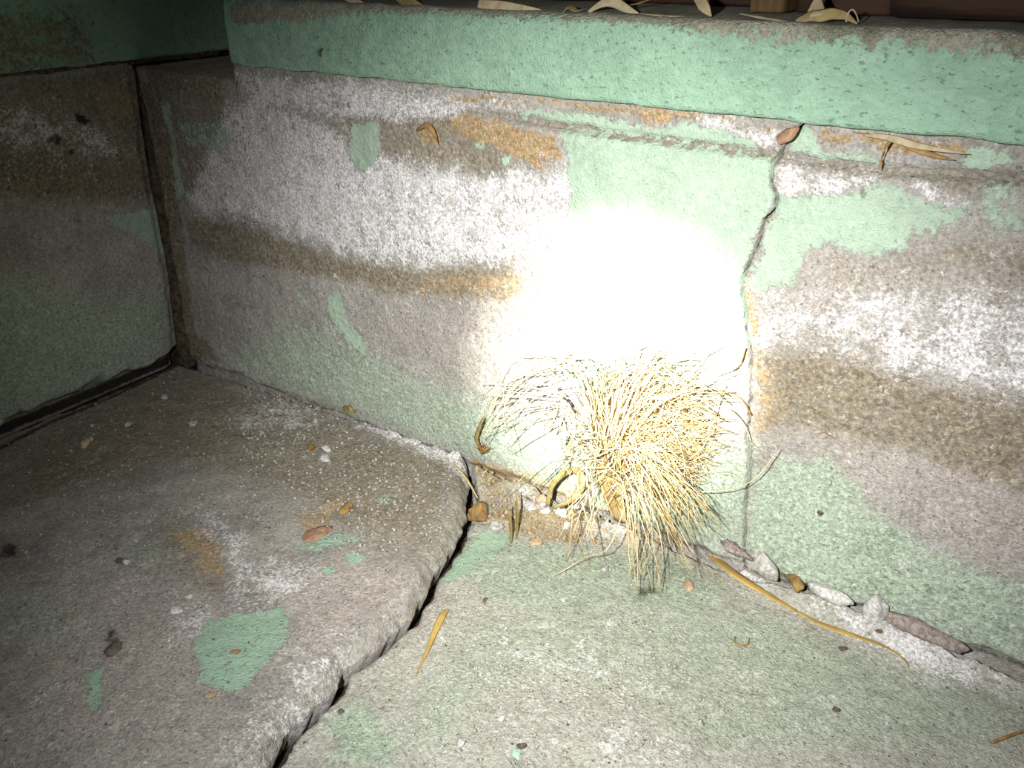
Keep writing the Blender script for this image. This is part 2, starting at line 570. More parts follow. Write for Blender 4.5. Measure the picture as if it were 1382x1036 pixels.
FS.patch('dark', .62, 6, [(0, 745), (28, 745), (30, 765), (0, 768)])
FS.patch('dark', .60, 6, [(150, 860), (166, 862), (168, 885), (152, 893), (145, 875)])
FS.patch('dark', .55, 5, [(155, 750), (172, 750), (170, 760), (157, 762)])
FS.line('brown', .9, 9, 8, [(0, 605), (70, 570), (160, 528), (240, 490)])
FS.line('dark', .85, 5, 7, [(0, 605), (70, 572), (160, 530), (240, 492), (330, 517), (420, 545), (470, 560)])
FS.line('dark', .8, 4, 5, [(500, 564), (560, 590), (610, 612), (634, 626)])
FS.patch('brown', .7, 8, [(380, 520), (430, 540), (470, 550), (470, 575), (430, 565), (400, 545)])
# ---- right slab
FS.patch('wash', .62, 26, [(640, 715), (700, 720), (900, 740), (1000, 790), (960, 850), (840, 830), (700, 840), (640, 800), (610, 770)])
FS.patch('green', .80, 8, [(600, 765), (628, 735), (660, 715), (690, 722), (680, 740), (640, 770), (610, 785), (590, 790)])
FS.patch('wash', .52, 40, [(560, 900), (640, 820), (1000, 800), (1200, 880), (1382, 930), (1382, 1036), (950, 1036), (820, 960), (700, 950), (560, 1036), (480, 1036)])
FS.patch('wash', .74, 14, [(440, 960), (480, 940), (520, 970), (545, 1000), (530, 1036), (440, 1036), (450, 1000), (430, 980)])
FS.patch('wash', .5, 20, [(560, 940), (620, 930), (640, 1000), (600, 1036), (545, 1020)])
FS.patch('pink', .9, 9, [(588, 792), (612, 798), (620, 815), (590, 835), (560, 868), (520, 895), (500, 915), (470, 938), (440, 950), (468, 915), (500, 885), (545, 855), (565, 830)])
FS.patch('pink', .78, 45, [(640, 860), (800, 870), (1000, 900), (1100, 960), (900, 1010), (700, 990), (600, 930)])
FS.patch('white', 0.39, 59, [(690, 870), (800, 880), (860, 920), (760, 930), (680, 900)])
FS.patch('white', 0.44, 23, [(820, 1000), (900, 1000), (900, 1036), (820, 1036)])
FS.patch('white', 0.56, 17, [(1092, 810), (1140, 820), (1200, 842), (1260, 865), (1382, 912), (1382, 935), (1290, 925), (1240, 910), (1180, 880), (1120, 845)])
FS.patch('white', 0.56, 11, [(1000, 756), (1030, 752), (1060, 770), (1062, 786), (1030, 792), (1000, 775)])
FS.patch('white', 0.49, 20, [(845, 688), (880, 715), (860, 735), (800, 715)])
FS.patch('tan', .62, 7, [(655, 695), (700, 675), (770, 690), (800, 705), (780, 735), (700, 720), (665, 715)])
FS.patch('brown', .65, 12, [(640, 630), (700, 650), (790, 660), (850, 690), (830, 720), (700, 712), (650, 690)])
FS.patch('tan', .6, 6, [(642, 640), (690, 650), (700, 668), (650, 680)])
FS.patch('white', 0.54, 10, [(700, 672), (740, 682), (745, 695), (700, 690)])
FS.patch('brown', .55, 16, [(900, 740), (960, 750), (1000, 780), (960, 800), (890, 780)])
FS.patch('dark', .56, 8, [(852, 795), (885, 788), (890, 805), (860, 812)])
FS.patch('brown', .6, 10, [(835, 790), (900, 785), (905, 812), (840, 815)])
FS.line('dark', .8, 3, 5, [(640, 660), (650, 692), (660, 700)])
FS.line('dark', .75, 2.5, 4, [(690, 690), (705, 678), (730, 688), (760, 694), (830, 700), (880, 720), (930, 735), (980, 745)])
FS.line('brown', .75, 5, 6, [(1060, 785), (1090, 800), (1190, 836), (1230, 858), (1300, 880), (1382, 905), (1500, 950)])

floor = thing('floor', kind='structure')
fr_floor = lambda a, b, h: np.stack([a, b, h], 1)
rows = np.concatenate([lin(.012, -.62, .0023), lin(-.63, -1.15, .02)])
t = np.concatenate([np.linspace(0, .93, 235), np.linspace(.932, 1, 34)])
T, Yg = np.meshgrid(t, rows)
Xg = -.02 + T * (crack_x(Yg) - .002 + .02)
sheet('slab', Xg, Yg, left_z, fr_floor, FS, {}, M_FLOOR, floor, (.05, .05, .05, .05), False, undercut=.022)
t = np.concatenate([np.linspace(0, .025, 12), np.linspace(.028, .62, 250), np.linspace(.625, 1, 40)])
T, Yg = np.meshgrid(t, rows)
xc = crack_x(Yg) + .0050 + .007 * np.clip(fbm(Yg * 30, Yg * 0, 3, 3) + .15, 0, 1) + .003 * sstep(.3, .5, -Yg)
Xg = xc + T * (1.9 - xc)
sheet('slab', Xg, Yg, right_z, fr_floor, FS, {'wash': .26}, M_SLABR, floor, (.05, .05, .05, .05), False)
bed = npmesh('soil_bed', *(lambda X, Y: (np.stack([X.ravel(), Y.ravel(), (-.040 + fbm(X * 30, Y * 30, 4) * .012).ravel()], 1),
             grid_faces(*X.shape)))(*np.meshgrid(lin(-.1, 1.9, .02), lin(.1, -1.2, .02))), M_SOIL, floor)

# ------------------------------------------------------------------ back wall
WS = Stains(1, 0.0)
# left block
WS.patch('brown', .72, 12, [(185, 60), (320, 60), (320, 105), (300, 150), (250, 140), (200, 120)])
WS.patch('brown', .9, 7, [(190, 110), (215, 110), (240, 260), (262, 440), (300, 490), (250, 485), (235, 400), (215, 260)])
WS.patch('brown', .60, 16, [(215, 120), (300, 130), (330, 200), (280, 260), (235, 270)])
WS.patch('green', .7, 6, [(212, 135), (228, 140), (240, 215), (250, 265), (234, 268), (228, 190)])
WS.patch('green', .52, 10, [(235, 160), (290, 155), (320, 180), (300, 215), (250, 200)])
WS.patch('brown', .58, 12, [(440, 120), (520, 150), (600, 150), (700, 200), (690, 240), (560, 230), (440, 180)])
WS.patch('white', 0.61, 12, [(320, 100), (460, 105), (620, 135), (700, 145), (620, 150), (560, 165), (480, 165), (330, 140)])
WS.patch('white', 0.66, 14, [(250, 268), (300, 150), (340, 125), (480, 185), (560, 225), (640, 235), (700, 225), (760, 235), (765, 330), (700, 352), (600, 358), (530, 358), (450, 338), (400, 322), (330, 298), (262, 290)])
WS.patch('white', 0.69, 14, [(330, 160), (420, 165), (470, 220), (520, 260), (540, 350), (450, 330), (350, 290), (300, 270)])
WS.patch('white', 0.67, 10, [(740, 230), (790, 240), (790, 340), (730, 330)])
WS.patch('white', -.8, 5, [(470, 195), (478, 168), (510, 165), (515, 190), (506, 225), (480, 228)])
WS.patch('tan', .80, 6, [(610, 152), (700, 168), (752, 182), (758, 215), (722, 228), (690, 210), (640, 190), (608, 175)])
WS.patch('tan', .70, 4, [(560, 170), (590, 168), (596, 192), (570, 200)])
WS.patch('tan', .70, 4, [(598, 250), (612, 250), (614, 268), (602, 272)])
WS.patch('green', .85, 4, [(470, 195), (478, 168), (510, 165), (515, 190), (506, 225), (480, 228)])
WS.patch('green', .8, 4, [(676, 212), (690, 210), (692, 222), (680, 224)])
WS.patch('green', .8, 4, [(640, 188), (652, 188), (650, 200), (642, 200)])
WS.patch('brown', .74, 9, [(248, 292), (330, 303), (400, 328), (470, 350), (560, 362), (690, 358), (705, 385), (690, 408), (620, 404), (540, 398), (470, 382), (400, 368), (300, 352), (255, 330)])
WS.patch('tan', .50, 14, [(560, 362), (700, 362), (705, 400), (560, 400)])
WS.patch('green', .95, 5, [(758, 176), (900, 195), (1044, 216), (1042, 280), (1022, 320), (1002, 370), (1010, 440), (1008, 480), (980, 520), (760, 520), (740, 420), (770, 260)])
WS.patch('green', .5, 10, [(400, 395), (420, 390), (420, 415), (405, 418)])
WS.patch('green', .74, 5, [(445, 392), (462, 395), (470, 430), (500, 470), (490, 480), (455, 450), (442, 420)])
WS.patch('wash', .72, 30, [(400, 430), (500, 470), (600, 520), (700, 560), (740, 640), (640, 612), (560, 585), (480, 560), (400, 530), (300, 500), (330, 470)])
WS.patch('wash', .80, 18, [(520, 520), (640, 548), (760, 580), (1014, 600), (1014, 760), (830, 700), (700, 640), (630, 612), (500, 565)])
WS.patch('pink', .42, 30, [(450, 400), (700, 410), (700, 540), (560, 520), (450, 440)])
WS.patch('tan', .6, 10, [(985, 445), (1014, 430), (1014, 500), (1000, 490), (975, 480)])
WS.patch('tan', .75, 4, [(636, 618), (690, 632), (760, 645), (830, 662), (830, 700), (640, 640)])
WS.line('green', -.9, 3, 3, [(640, 616), (700, 640), (760, 650), (830, 690)])
WS.line('dark', .8, .4, 1.6, [(655, 612), (672, 614), (683, 628), (678, 636)])
WS.line('dark', .8, .4, 1.6, [(695, 633), (702, 642), (730, 642), (736, 650)])
WS.line('dark', .75, .3, 1.4, [(796, 330), (798, 352)])
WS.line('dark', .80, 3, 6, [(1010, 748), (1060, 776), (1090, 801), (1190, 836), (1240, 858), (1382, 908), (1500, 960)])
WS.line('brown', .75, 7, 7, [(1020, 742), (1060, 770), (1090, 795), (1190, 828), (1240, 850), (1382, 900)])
WS.line('brown', .8, 4, 5, [(240, 485), (330, 512), (420, 540), (480, 556)])
# joint under the coping
WS.line('brown', .78, 3, 5, [(600, 150), (700, 163), (760, 174), (900, 192), (1040, 214), (1200, 234), (1382, 243), (1500, 252)])
WS.patch('tan', .72, 4, [(600, 128), (720, 134), (830, 142), (960, 158), (1040, 172), (1035, 182), (960, 165), (870, 160), (740, 145), (610, 142)])
WS.patch('tan', .74, 4, [(830, 143), (900, 150), (930, 160), (890, 170), (845, 158)])
WS.patch('green', .85, 4, [(690, 150), (740, 150), (800, 158), (880, 172), (935, 168), (1000, 186), (1030, 200), (1020, 206), (900, 190), (780, 172), (700, 160)])
WS.patch('white', 0.61, 6, [(925, 152), (1000, 168), (1050, 178), (1040, 200), (960, 180)])
# right block
WS.patch('pink', .42, 40, [(1040, 340), (1400, 300), (1700, 300), (1700, 1000), (1382, 850), (1100, 650), (1040, 600)])
WS.patch('green', .85, 4, [(1060, 182), (1085, 172), (1102, 190), (1112, 205), (1160, 208), (1200, 218), (1180, 224), (1110, 218), (1064, 208)])
WS.patch('green', .8, 5, [(1290, 220), (1310, 202), (1360, 200), (1372, 225), (1330, 238)])
WS.patch('tan', .74, 5, [(1095, 170), (1180, 182), (1330, 202), (1300, 212), (1200, 212), (1150, 196), (1112, 195)])
WS.patch('brown', .6, 7, [(1050, 215), (1200, 232), (1382, 240), (1382, 262), (1290, 262), (1200, 240), (1090, 235)])
WS.patch('white', .56, 9, [(1052, 222), (1130, 235), (1180, 240), (1165, 262), (1120, 262), (1055, 262)])
WS.patch('white', .60, 6, [(1226, 232), (1250, 245), (1275, 262), (1300, 268), (1250, 268), (1232, 255)])
WS.patch('dark', .50, 6, [(1155, 245), (1172, 250), (1170, 275), (1158, 284)])
WS.patch('brown', .66, 5, [(1150, 240), (1180, 248), (1168, 280), (1152, 282)])
WS.patch('green', .84, 8, [(1046, 262), (1130, 262), (1200, 248), (1250, 272), (1308, 276), (1300, 300), (1240, 315), (1205, 345), (1170, 352), (1120, 330), (1085, 350), (1065, 385), (1020, 402), (1006, 385), (1020, 345), (1042, 300)])
WS.patch('green', .55, 8, [(1320, 240), (1382, 250), (1382, 320), (1345, 315), (1320, 290)])
WS.patch('green', .6, 4, [(1285, 350), (1300, 348), (1300, 362), (1288, 362)])
WS.patch('brown', .80, 5, [(1028, 296), (1046, 292), (1048, 304), (1036, 310), (1026, 318)])
WS.patch('tan', .7, 5, [(1004, 385), (1018, 372), (1020, 420), (1040, 470), (1030, 480), (1008, 440)])
WS.patch('white', 0.71, 6, [(1020, 432), (1045, 425), (1050, 450), (1035, 472), (1016, 460)])
WS.patch('brown', .55, 26, [(1090, 360), (1200, 350), (1300, 300), (1500, 250), (1500, 380), (1250, 380), (1120, 400)])
WS.patch('white', .49, 30, [(1030, 400), (1180, 390), (1382, 400), (1600, 420), (1600, 600), (1382, 535), (1300, 515), (1200, 492), (1120, 462), (1040, 450)])
WS.patch('white', .60, 18, [(1180, 440), (1300, 460), (1382, 480), (1500, 510), (1500, 560), (1382, 534), (1290, 520), (1200, 490)])
WS.patch('brown', .72, 14, [(1016, 470), (1110, 470), (1200, 495), (1300, 525), (1382, 540), (1600, 590), (1600, 720), (1382, 670), (1250, 620), (1150, 600), (1060, 580), (1018, 600)])
WS.patch('tan', .50, 16, [(1016, 475), (1055, 480), (1060, 570), (1016, 600)])
WS.patch('pink', .7, 26, [(1250, 600), (1600, 660), (1600, 900), (1382, 780), (1220, 700)])
WS.patch('wash', .84, 12, [(1008, 640), (1060, 620), (1120, 620), (1160, 660), (1180, 690), (1260, 740), (1340, 775), (1450, 800), (1700, 860), (1700, 1050), (1382, 900), (1240, 850), (1190, 825), (1090, 795), (1010, 745)])

crk_px = [(1052, 205), (1044, 222), (1040, 245), (1046, 268), (1044, 288), (1030, 302), (1026, 325), (1012, 350), (1000, 376),
          (1000, 400), (1004, 425), (1007, 445), (1013, 470), (1012, 520), (1010, 560), (1008, 590), (1012, 625), (1007, 660), (1006, 700), (1004, 760)]
WS.line('dark', .85, .7, 2.2, crk_px)
crk = np.array([on(x, y, 1, 0.0)[[0, 2]] for x, y in crk_px])
crk = np.vstack([[on(1082, 170, 1, 0.0)[[0, 2]]], crk])
_o = np.argsort(crk[:, 1]); crk = crk[_o]


def crk_x(z):
    z = np.asarray(z)
    return np.interp(z, crk[:, 1], crk[:, 0]) + fbm(z * 90, z * 0 + 1, 41, 3) * .005


cor = np.array([on(x, y, 1, 0.0)[[0, 2]] for x, y in [(180, 95), (188, 130), (201, 200), (216, 270), (230, 340), (241, 400), (246, 440), (252, 470), (254, 486)]])
_o = np.argsort(cor[:, 1]); cor = cor[_o]


def cor_x(z):
    z = np.asarray(z)
    return np.interp(z, cor[:, 1], cor[:, 0]) - .003 + fbm(z * 70, z * 0 + 2, 43, 4) * .008


joint = np.array([on(x, y, 1, 0.0)[[0, 2]] for x, y in [(590, 147), (650, 156), (700, 163), (760, 174), (900, 192), (1040, 213), (1120, 222), (1200, 234), (1382, 243)]] + [[1.9, .447]])


def wall_h(A, B, edge_l, edge_r, seed):
    sh = A.shape; x = A.ravel(); z = B.ravel()
    h = fbm(x * 6, z * 6, 70, 3) * .007 + fbm(x * 40, z * 40, 71, 3) * .0020 + fbm(x * 130, z * 130, seed + 2, 2) * .0018
    h -= .006 * (1 - sstep(0, .012, edge_l(x, z)))
    h -= .002 * (1 - sstep(0, .004, edge_r(x, z)))
    P = np.stack([x, z], 1)
    dj = seg_dist(P, joint)
    jz = np.interp(x, joint[:, 0], joint[:, 1])
    h -= .008 * np.exp(-(dj / .0032) ** 2) * sstep(.56, .70, x)
    h -= .006 * sstep(-.002, .004, z - jz) * sstep(.50, .75, x)          # the mortar bed lies back
    # foot of the wall is broken back in places
    h -= .010 * (1 - sstep(.0, .012, z - .006 + .02 * fbm(x * 25, z * 25, seed + 5, 3)))
    return h.reshape(sh)


wall_back = thing('wall_back', kind='structure')
fr_back = lambda a, b, h: np.stack([a, -h, b], 1)
zs = lin(-.018, 1.0, 1.0 / 205)


def top_z(x):
    return np.where(x < .246, .455, .4735) + fbm(x * 40, x * 0, 51, 3) * .002


Zt = np.linspace(0, 1, 205)
t = np.linspace(0, 1, 400)
T, ZZ = np.meshgrid(t, Zt)
zrow = -.018 + ZZ * .49
A0 = cor_x(zrow); A1 = crk_x(zrow) - .0008 - .0032 * np.clip(fbm(zrow * 30, zrow * 0, 61, 3) * 2 + .2, 0, 1)
Xg = A0 + T * (A1 - A0)
Zg = -.018 + ZZ * (top_z(Xg) + .018)
sheet('block', Xg, Zg, lambda a, b: wall_h(a, b, lambda x, z: x - cor_x(z), lambda x, z: crk_x(z) - x, 70), fr_back, WS,
      {}, M_WALL, wall_back, (.03, .22, .05, .05), False, undercut=.004)
t = np.concatenate([np.linspace(0, .4, 190), np.linspace(.405, 1, 60)])
T, ZZ = np.meshgrid(t, Zt)
zrow = -.018 + ZZ * .49
A0 = crk_x(zrow) + .0007 + .0022 * np.clip(fbm(zrow * 34, zrow * 0, 63, 3) * 2 + .1, 0, 1)
Xg = A0 + T * (1.9 - A0)
Zg = -.018 + ZZ * (top_z(Xg) + .018)
sheet('block', Xg, Zg, lambda a, b: wall_h(a, b, lambda x, z: .03 + 0 * x, lambda x, z: x - crk_x(z), 80), fr_back, WS,
      {}, M_WALL, wall_back, (.03, .22, .05, .05), False)

# coping of the back wall: one long cast piece with rounded edges
CS = Stains(1, -.02)
CS.patch('green', -.9, 6, [(312, 20), (330, 14), (420, 12), (420, 22), (330, 32)])
CS.line('brown', .52, 3, 7, [(316, 26), (400, 20), (500, 14), (700, 22), (960, 38), (1150, 50), (1382, 62), (1600, 74)])
CS.line('green', -.95, 9, 9, [(316, 16), (400, 12), (500, 4), (700, 10), (960, 22), (1150, 34), (1382, 46), (1600, 60)])
CS.patch('green', -.6, 10, [(900, 38), (1060, 44), (1140, 58), (1382, 66), (1600, 80), (1600, 95), (1382, 78), (1180, 70), (960, 52)])
CS.patch('dark', .62, 3, [(424, 68), (438, 66), (440, 76), (430, 80)])
CS.patch('brown', .8, 2, [(424, 68), (438, 66), (440, 76), (430, 80)])
CS.line('dark', .50, .6, 4, [(450, 90), (470, 82), (500, 80), (545, 88)])
CS.line('dark', .45, .6, 4, [(560, 98), (620, 106), (700, 114)])
CS.line('brown', .7, 1, 4, [(725, 35), (727, 90)])
CS.line('dark', .55, .3, 2, [(985, 150), (1000, 125), (1012, 105)])
CS.line('brown', .6, 1, 5, [(312, 25), (316, 60), (320, 100)])


def coping(name, x0, x1, zb, zt, y0, depth, mat, parent, stains, base, frame=None, seed=90, r=.010):
    prof = []                                            # (out, z) round the section, from back-top over the front to back-bottom
    prof += [(-depth, zt), (-depth * .5, zt), (-.03, zt)]
    for a in np.linspace(90, 0, 8): prof.append((-r + r * math.cos(math.radians(a)), zt - r + r * math.sin(math.radians(a))))
    for z in np.linspace(zt - r, zb + r * .5, 34)[1:-1]: prof.append((0, z))
    for a in np.linspace(0, -90, 6): prof.append((-r * .5 + r * .5 * math.cos(math.radians(a)), zb + r * .5 + r * .5 * math.sin(math.radians(a))))
    prof += [(-.03, zb), (-depth, zb)]
    prof = np.array(prof)
    xs = np.concatenate([x0 + np.linspace(0, .02, 8), lin(x0 + .0235, min(x1, x0 + 1.15), .0035), lin(min(x1, x0 + 1.15) + .01, x1, .02)]) if x1 - x0 > 1.2 else lin(x0, x1, .0035)
    n, m = len(xs), len(prof)
    X = np.repeat(xs[:, None], m, 1); O = np.repeat(prof[None, :, 0], n, 0); Z = np.repeat(prof[None, :, 1], n, 0)
    zc = (zb + zt) / 2
    e = 1 - sstep(0, .014, X - x0 + .0)                  # rounded end
    Z = zc + (Z - zc) * (1 - .16 * e * e); O = O - .012 * e * e
    q = fbm(X * 35, Z * 35 + O * 35, seed, 3) * .0032 + fbm(X * 110, Z * 160 + O * 100, seed + 1, 2) * .0020 + fbm(X * 6, Z * 6, seed + 2, 2) * .004
    front = sstep(-.03, -.004, O)
    O = O + q * front
    Z = Z + (fbm(X * 30, O * 30, seed + 3, 3) * .004) * sstep(.5, 1, np.abs(Z - zc) / ((zt - zb) / 2))
    V = frame(X.ravel(), Z.ravel(), O.ravel())
    att = stains.bake(np.stack([X.ravel(), Z.ravel()], 1), base)
    F = grid_faces(n, m, False)
    # end caps and back
    cap0 = [list(range(m))]; capn = [[(n - 1) * m + k for k in range(m)][::-1]]
    F = [list(f) for f in F] + cap0 + capn
    return npmesh(name, V, F, mat, parent, att)


coping('coping', .256, 1.9, .475, .5485, -.02, .20, M_COPE, wall_back, CS, {'green': .97},
       lambda x, z, o: np.stack([x, -.02 - o, z], 1))

# ------------------------------------------------------------------ left wall
LS = Stains(0, 0.0)
LS.patch('brown', .68, 20, [(0, 95), (190, 80), (215, 270), (0, 270), (-300, 300), (-300, 100)])
LS.patch('brown', .85, 12, [(-300, 230), (0, 195), (90, 205), (200, 225), (212, 265), (120, 270), (0, 262), (-300, 300)])
LS.patch('white', .44, 22, [(-200, 130), (0, 130), (60, 150), (150, 190), (190, 210), (100, 215), (0, 200), (-200, 220)])
LS.patch('tan', .48, 14, [(100, 110), (180, 110), (195, 160), (120, 165)])
LS.patch('white', .52, 6, [(0, 188), (18, 190), (20, 200), (0, 202)])
LS.patch('green', .66, 6, [(120, 292), (150, 282), (200, 275), (215, 300), (222, 340), (205, 345), (175, 320), (135, 300)])
LS.patch('wash', .74, 34, [(-300, 420), (0, 360), (120, 400), (220, 380), (240, 470), (160, 520), (60, 560), (0, 590), (-300, 720)])
LS.patch('wash', .46, 26, [(0, 200), (15, 195), (15, 215), (0, 215)])
LS.patch('dark', .75, 2, [(82, 152), (98, 150), (104, 158), (100, 165), (84, 162)])
LS.patch('dark', .65, 3, [(46, 180), (64, 176), (70, 188), (60, 196), (46, 192)])
LS.patch('dark', .60, 2, [(70, 198), (84, 195), (86, 205), (74, 212)])
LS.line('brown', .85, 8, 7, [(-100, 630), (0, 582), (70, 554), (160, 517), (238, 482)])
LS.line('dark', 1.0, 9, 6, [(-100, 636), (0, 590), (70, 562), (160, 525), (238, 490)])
LS.line('brown', .8, 5, 7, [(180, 95), (200, 190), (225, 340), (240, 470)])


def left_h(A, B):
    sh = A.shape; y = A.ravel(); z = B.ravel()
    h = .036 * z / .45 + fbm(y * 6, z * 6, 110, 3) * .010 + fbm(y * 40, z * 40, 111, 3) * .0022 + fbm(y * 120, z * 120, 112, 2) * .0016
    h += .008 * np.exp(-((z - .16) / .10) ** 2)
    h -= .006 * (1 - sstep(0, .012, -y + .0 + .01 * fbm(z * 50, z * 0, 115, 3)))
    h -= .022 * (1 - sstep(0, .020, z - .003 + .030 * fbm(y * 34, z * 34, 118, 4)))
    h -= .004 * sstep(.445, .458, z)
    return h.reshape(sh)


wall_left = thing('wall_left', kind='structure')
fr_left = lambda a, b, h: np.stack([h, a, b], 1)
ys = np.concatenate([lin(-1.15, -.37, .02), lin(-.36, .004, .0028)])
T, ZZ = np.meshgrid(ys, lin(-.018, .461, .0028))
sheet('block', T, ZZ, left_h, fr_left, LS, {}, M_WALL, wall_left, (.03, .22, .05, .05), False)
LC = Stains(0, .0)
LC.line('brown', .8, 2, 6, [(0, 98), (100, 84), (220, 70), (310, 60)])
LC.line('brown', .55, 1, 4, [(40, 5), (60, 40), (75, 70)])
LC.patch('brown', .52, 60, [(-300, -100), (330, -100), (330, 80), (-300, 130)])  # with the base brown: grime, plus the torch's falloff darkened into the colour
LC.patch('green', -.45, 20, [(190, 0), (320, 0), (320, 70), (200, 75)])
coping('coping', -.36, .84, .4635, .575, 0, .2, M_COPE, wall_left, LC, {'green': .80, 'brown': .5},
       lambda x, z, o: np.stack([.036 + o, -x, z], 1), seed=120)
# mortar under the left coping and in the corner joint
tb = tube('mortar_bed', cat_rom([(.026, -.30, .461), (.027, -.10, .462), (.027, .04, .4625), (.026, .15, .462)], 60),
          .006 + .004 * fbm(np.linspace(0, 20, 60), np.zeros(60), 3, 3), M_SOILB, wall_left, 8)
z_ = np.linspace(-.02, .455, 90)
cj = np.stack([-.008 + .036 * z_ / .45 + fbm(z_ * 30, z_ * 0, 5, 3) * .006, .024 + 0 * z_ + fbm(z_ * 45, z_ * 0, 6, 3) * .006, z_], 1)
tube('corner_mortar', cj, .017 + .006 * fbm(z_ * 60, z_ * 0, 7, 3), M_SOILB, wall_back, 10, up=(0, 1, .1))

# dark fill behind the joints and cracks, the core of the walls
def box(name, lo, hi, mat, parent=None, **k):
    lo = np.array(lo); hi = np.array(hi)
    V = [[(lo, hi)[i][0], (lo, hi)[j][1], (lo, hi)[k2][2]] for i in (0, 1) for j in (0, 1) for k2 in (0, 1)]
    F = [(0, 1, 3, 2), (4, 6, 7, 5), (0, 4, 5, 1), (2, 3, 7, 6), (0, 2, 6, 4), (1, 5, 7, 3)]
    return npmesh(name, V, F, mat, parent, smooth=False, **k)


box('wall_core', (-.05, .045, -.04), (1.9, .20, .444), M_SOIL, wall_back)
box('wall_core', (-.20, -1.15, -.04), (-.045, .19, .444), M_SOIL, wall_left)
box('rear_fill', (-.20, .205, -.04), (1.9, .25, .70), M_SOIL, wall_back)
box('left_fill', (-.30, -1.15, -.04), (-.21, .25, .70), M_SOIL, wall_left)

# ------------------------------------------------------------------ timber above the coping


def plank(name, lo, hi, mat, label, seed, axis=0, cat='board'):
    """sawn board with eased, waney edges and shallow grain ridges"""
    lo = np.array(lo, float); hi = np.array(hi, float)
    c = (lo + hi) / 2; hs = (hi - lo) / 2
    oth = [i for i in range(3) if i != axis]
    n = 60; ring = []
    k = 32
    for j in range(k):
        a = 2 * math.pi * (j + .5) / k
        ca, sa = math.cos(a), math.sin(a)
        ring.append((np.sign(ca) * abs(ca) ** .22, np.sign(sa) * abs(sa) ** .22))
    ring = np.array(ring)
    s = np.linspace(-1, 1, n)
    V = np.zeros((n, k, 3))
    V[..., axis] = c[axis] + s[:, None] * hs[axis]
    g = 1 + .05 * fbm(np.repeat(s[:, None] * 3 + seed, k, 1), np.repeat(np.arange(k)[None] * .9, n, 0), seed, 3)
    V[..., oth[0]] = c[oth[0]] + ring[None, :, 0] * hs[oth[0]] * g
    V[..., oth[1]] = c[oth[1]] + ring[None, :, 1] * hs[oth[1]] * (.99 + .01 * g)
    F = []
    for i in range(n - 1):
        for j in range(k):
            j2 = (j + 1) % k
            F.append((i * k + j, i * k + j2, (i + 1) * k + j2, (i + 1) * k + j))
    F.append(list(range(k))[::-1]); F.append([(n - 1) * k + j for j in range(k)])
    o = npmesh(name, V.reshape(-1, 3), F, mat, None, smooth=True, loc=(c[0], c[1], lo[2]))
    return tag(o, label, cat)


plank('timber_beam', (.992, .045, .550), (1.9, .16, .70), M_WOOD, 'dark red-brown timber beam resting on the green coping at the right', 3, 0, 'beam')
plank('timber_post', (.868, .065, .550), (.900, .16, .70), M_WOODL, 'narrow orange-brown upright timber standing on the green coping', 5, 2, 'post')
plank('timber_board', (.905, .080, .550), (.985, .12, .70), M_WOOD, 'dark upright board between the orange post and the beam', 7, 2)
plank('timber_board', (.24, .13, .550), (.865, .17, .70), M_WOOD, 'long dark board lying in shadow behind the left half of the green coping', 9, 0)

# ------------------------------------------------------------------ leaves and straw on the coping
ZC = .549


def onz(x, y, z=ZC + .002): return on(x, y, 2, z)


def ony(x, y, yy): return on(x, y, 1, yy)


def leaf(name, pts, w, mat, label, cat='leaf', n=26, flat=.10, up=(0, -.35, .95), base=.35, peak=.45, tip=.08, group=None, wob=0):
    P = cat_rom(pts, n)
    if wob: P = P + np.stack([fbm(np.linspace(0, 4, n) + 9 * k, np.zeros(n), int(wob) + k, 2) for k in range(3)], 1) * .004
    R = blade_r(n, w, base, peak, tip)
    loc = tuple(P[0])
    o = tube(name, P, R, mat, None, 8, flat, up, True, loc)
    return tag(o, label, cat, group)


leaf('dry_leaf', [ony(645, 5, -.005), ony(675, 8, -.006), ony(730, 13, -.006)], .0052, M_LEAFP, 'flat pale leaf strip lying along the coping top edge, left of the folded leaf', up=(0, -1, .3), base=.8)
leaf('dry_leaf', [ony(462, -4, -.002), ony(480, 3, -.004), ony(498, 9, -.004)], .0045, M_LEAFP, 'small tan leaf tip on the coping top nearest the dark left corner', up=(0, -1, .3))
leaf('dry_leaf', [ony(530, -6, 0), ony(548, 2, -.004), ony(574, 9, -.004)], .006, M_LEAFG, 'olive leaf tip on the coping, second leaf from the dark corner', up=(0, -1, .3))
leaf('dry_leaf', [ony(794, 16, -.006), ony(812, 5, .0), ony(826, 2, .002), ony(846, 12, -.004), ony(862, 18, -.006)], .0050, M_LEAFP, 'arched folded pale tan leaf on the coping above the bright spot', up=(0, -1, .25), base=.3)
leaf('dry_leaf', [ony(840, 8, .01), ony(862, 4, .012), ony(885, -4, .015)], .0022, M_LEAFB, 'thin brown leaf sliver sticking up beside the arched leaf')
leaf('dry_leaf', [ony(862, 18, -.004), ony(895, 21, -.005), ony(925, 22, -.005)], .0020, M_LEAFP, 'narrow pale straw strip lying flat right of the arched leaf')
leaf('dry_leaf', [ony(760, 16, -.006), ony(768, 9, -.002), ony(778, 14, -.004), ony(790, 12, -.002)], .0035, M_LEAFG, 'crumpled olive leaf scrap left of the arched folded leaf')
leaf('dry_leaf', [ony(938, -8, .01), ony(948, 6, .0), ony(960, 22, -.006)], .0052, M_LEAFP, 'pale crooked leaf piece slanting down onto the coping by the orange post', up=(0, -1, .2), base=.7)
leaf('dry_leaf', [ony(998, 18, -.004), ony(1030, 24, -.006), ony(1070, 30, -.006)], .0022, M_LEAFP, 'long pale straw lying on the coping below the dark board')
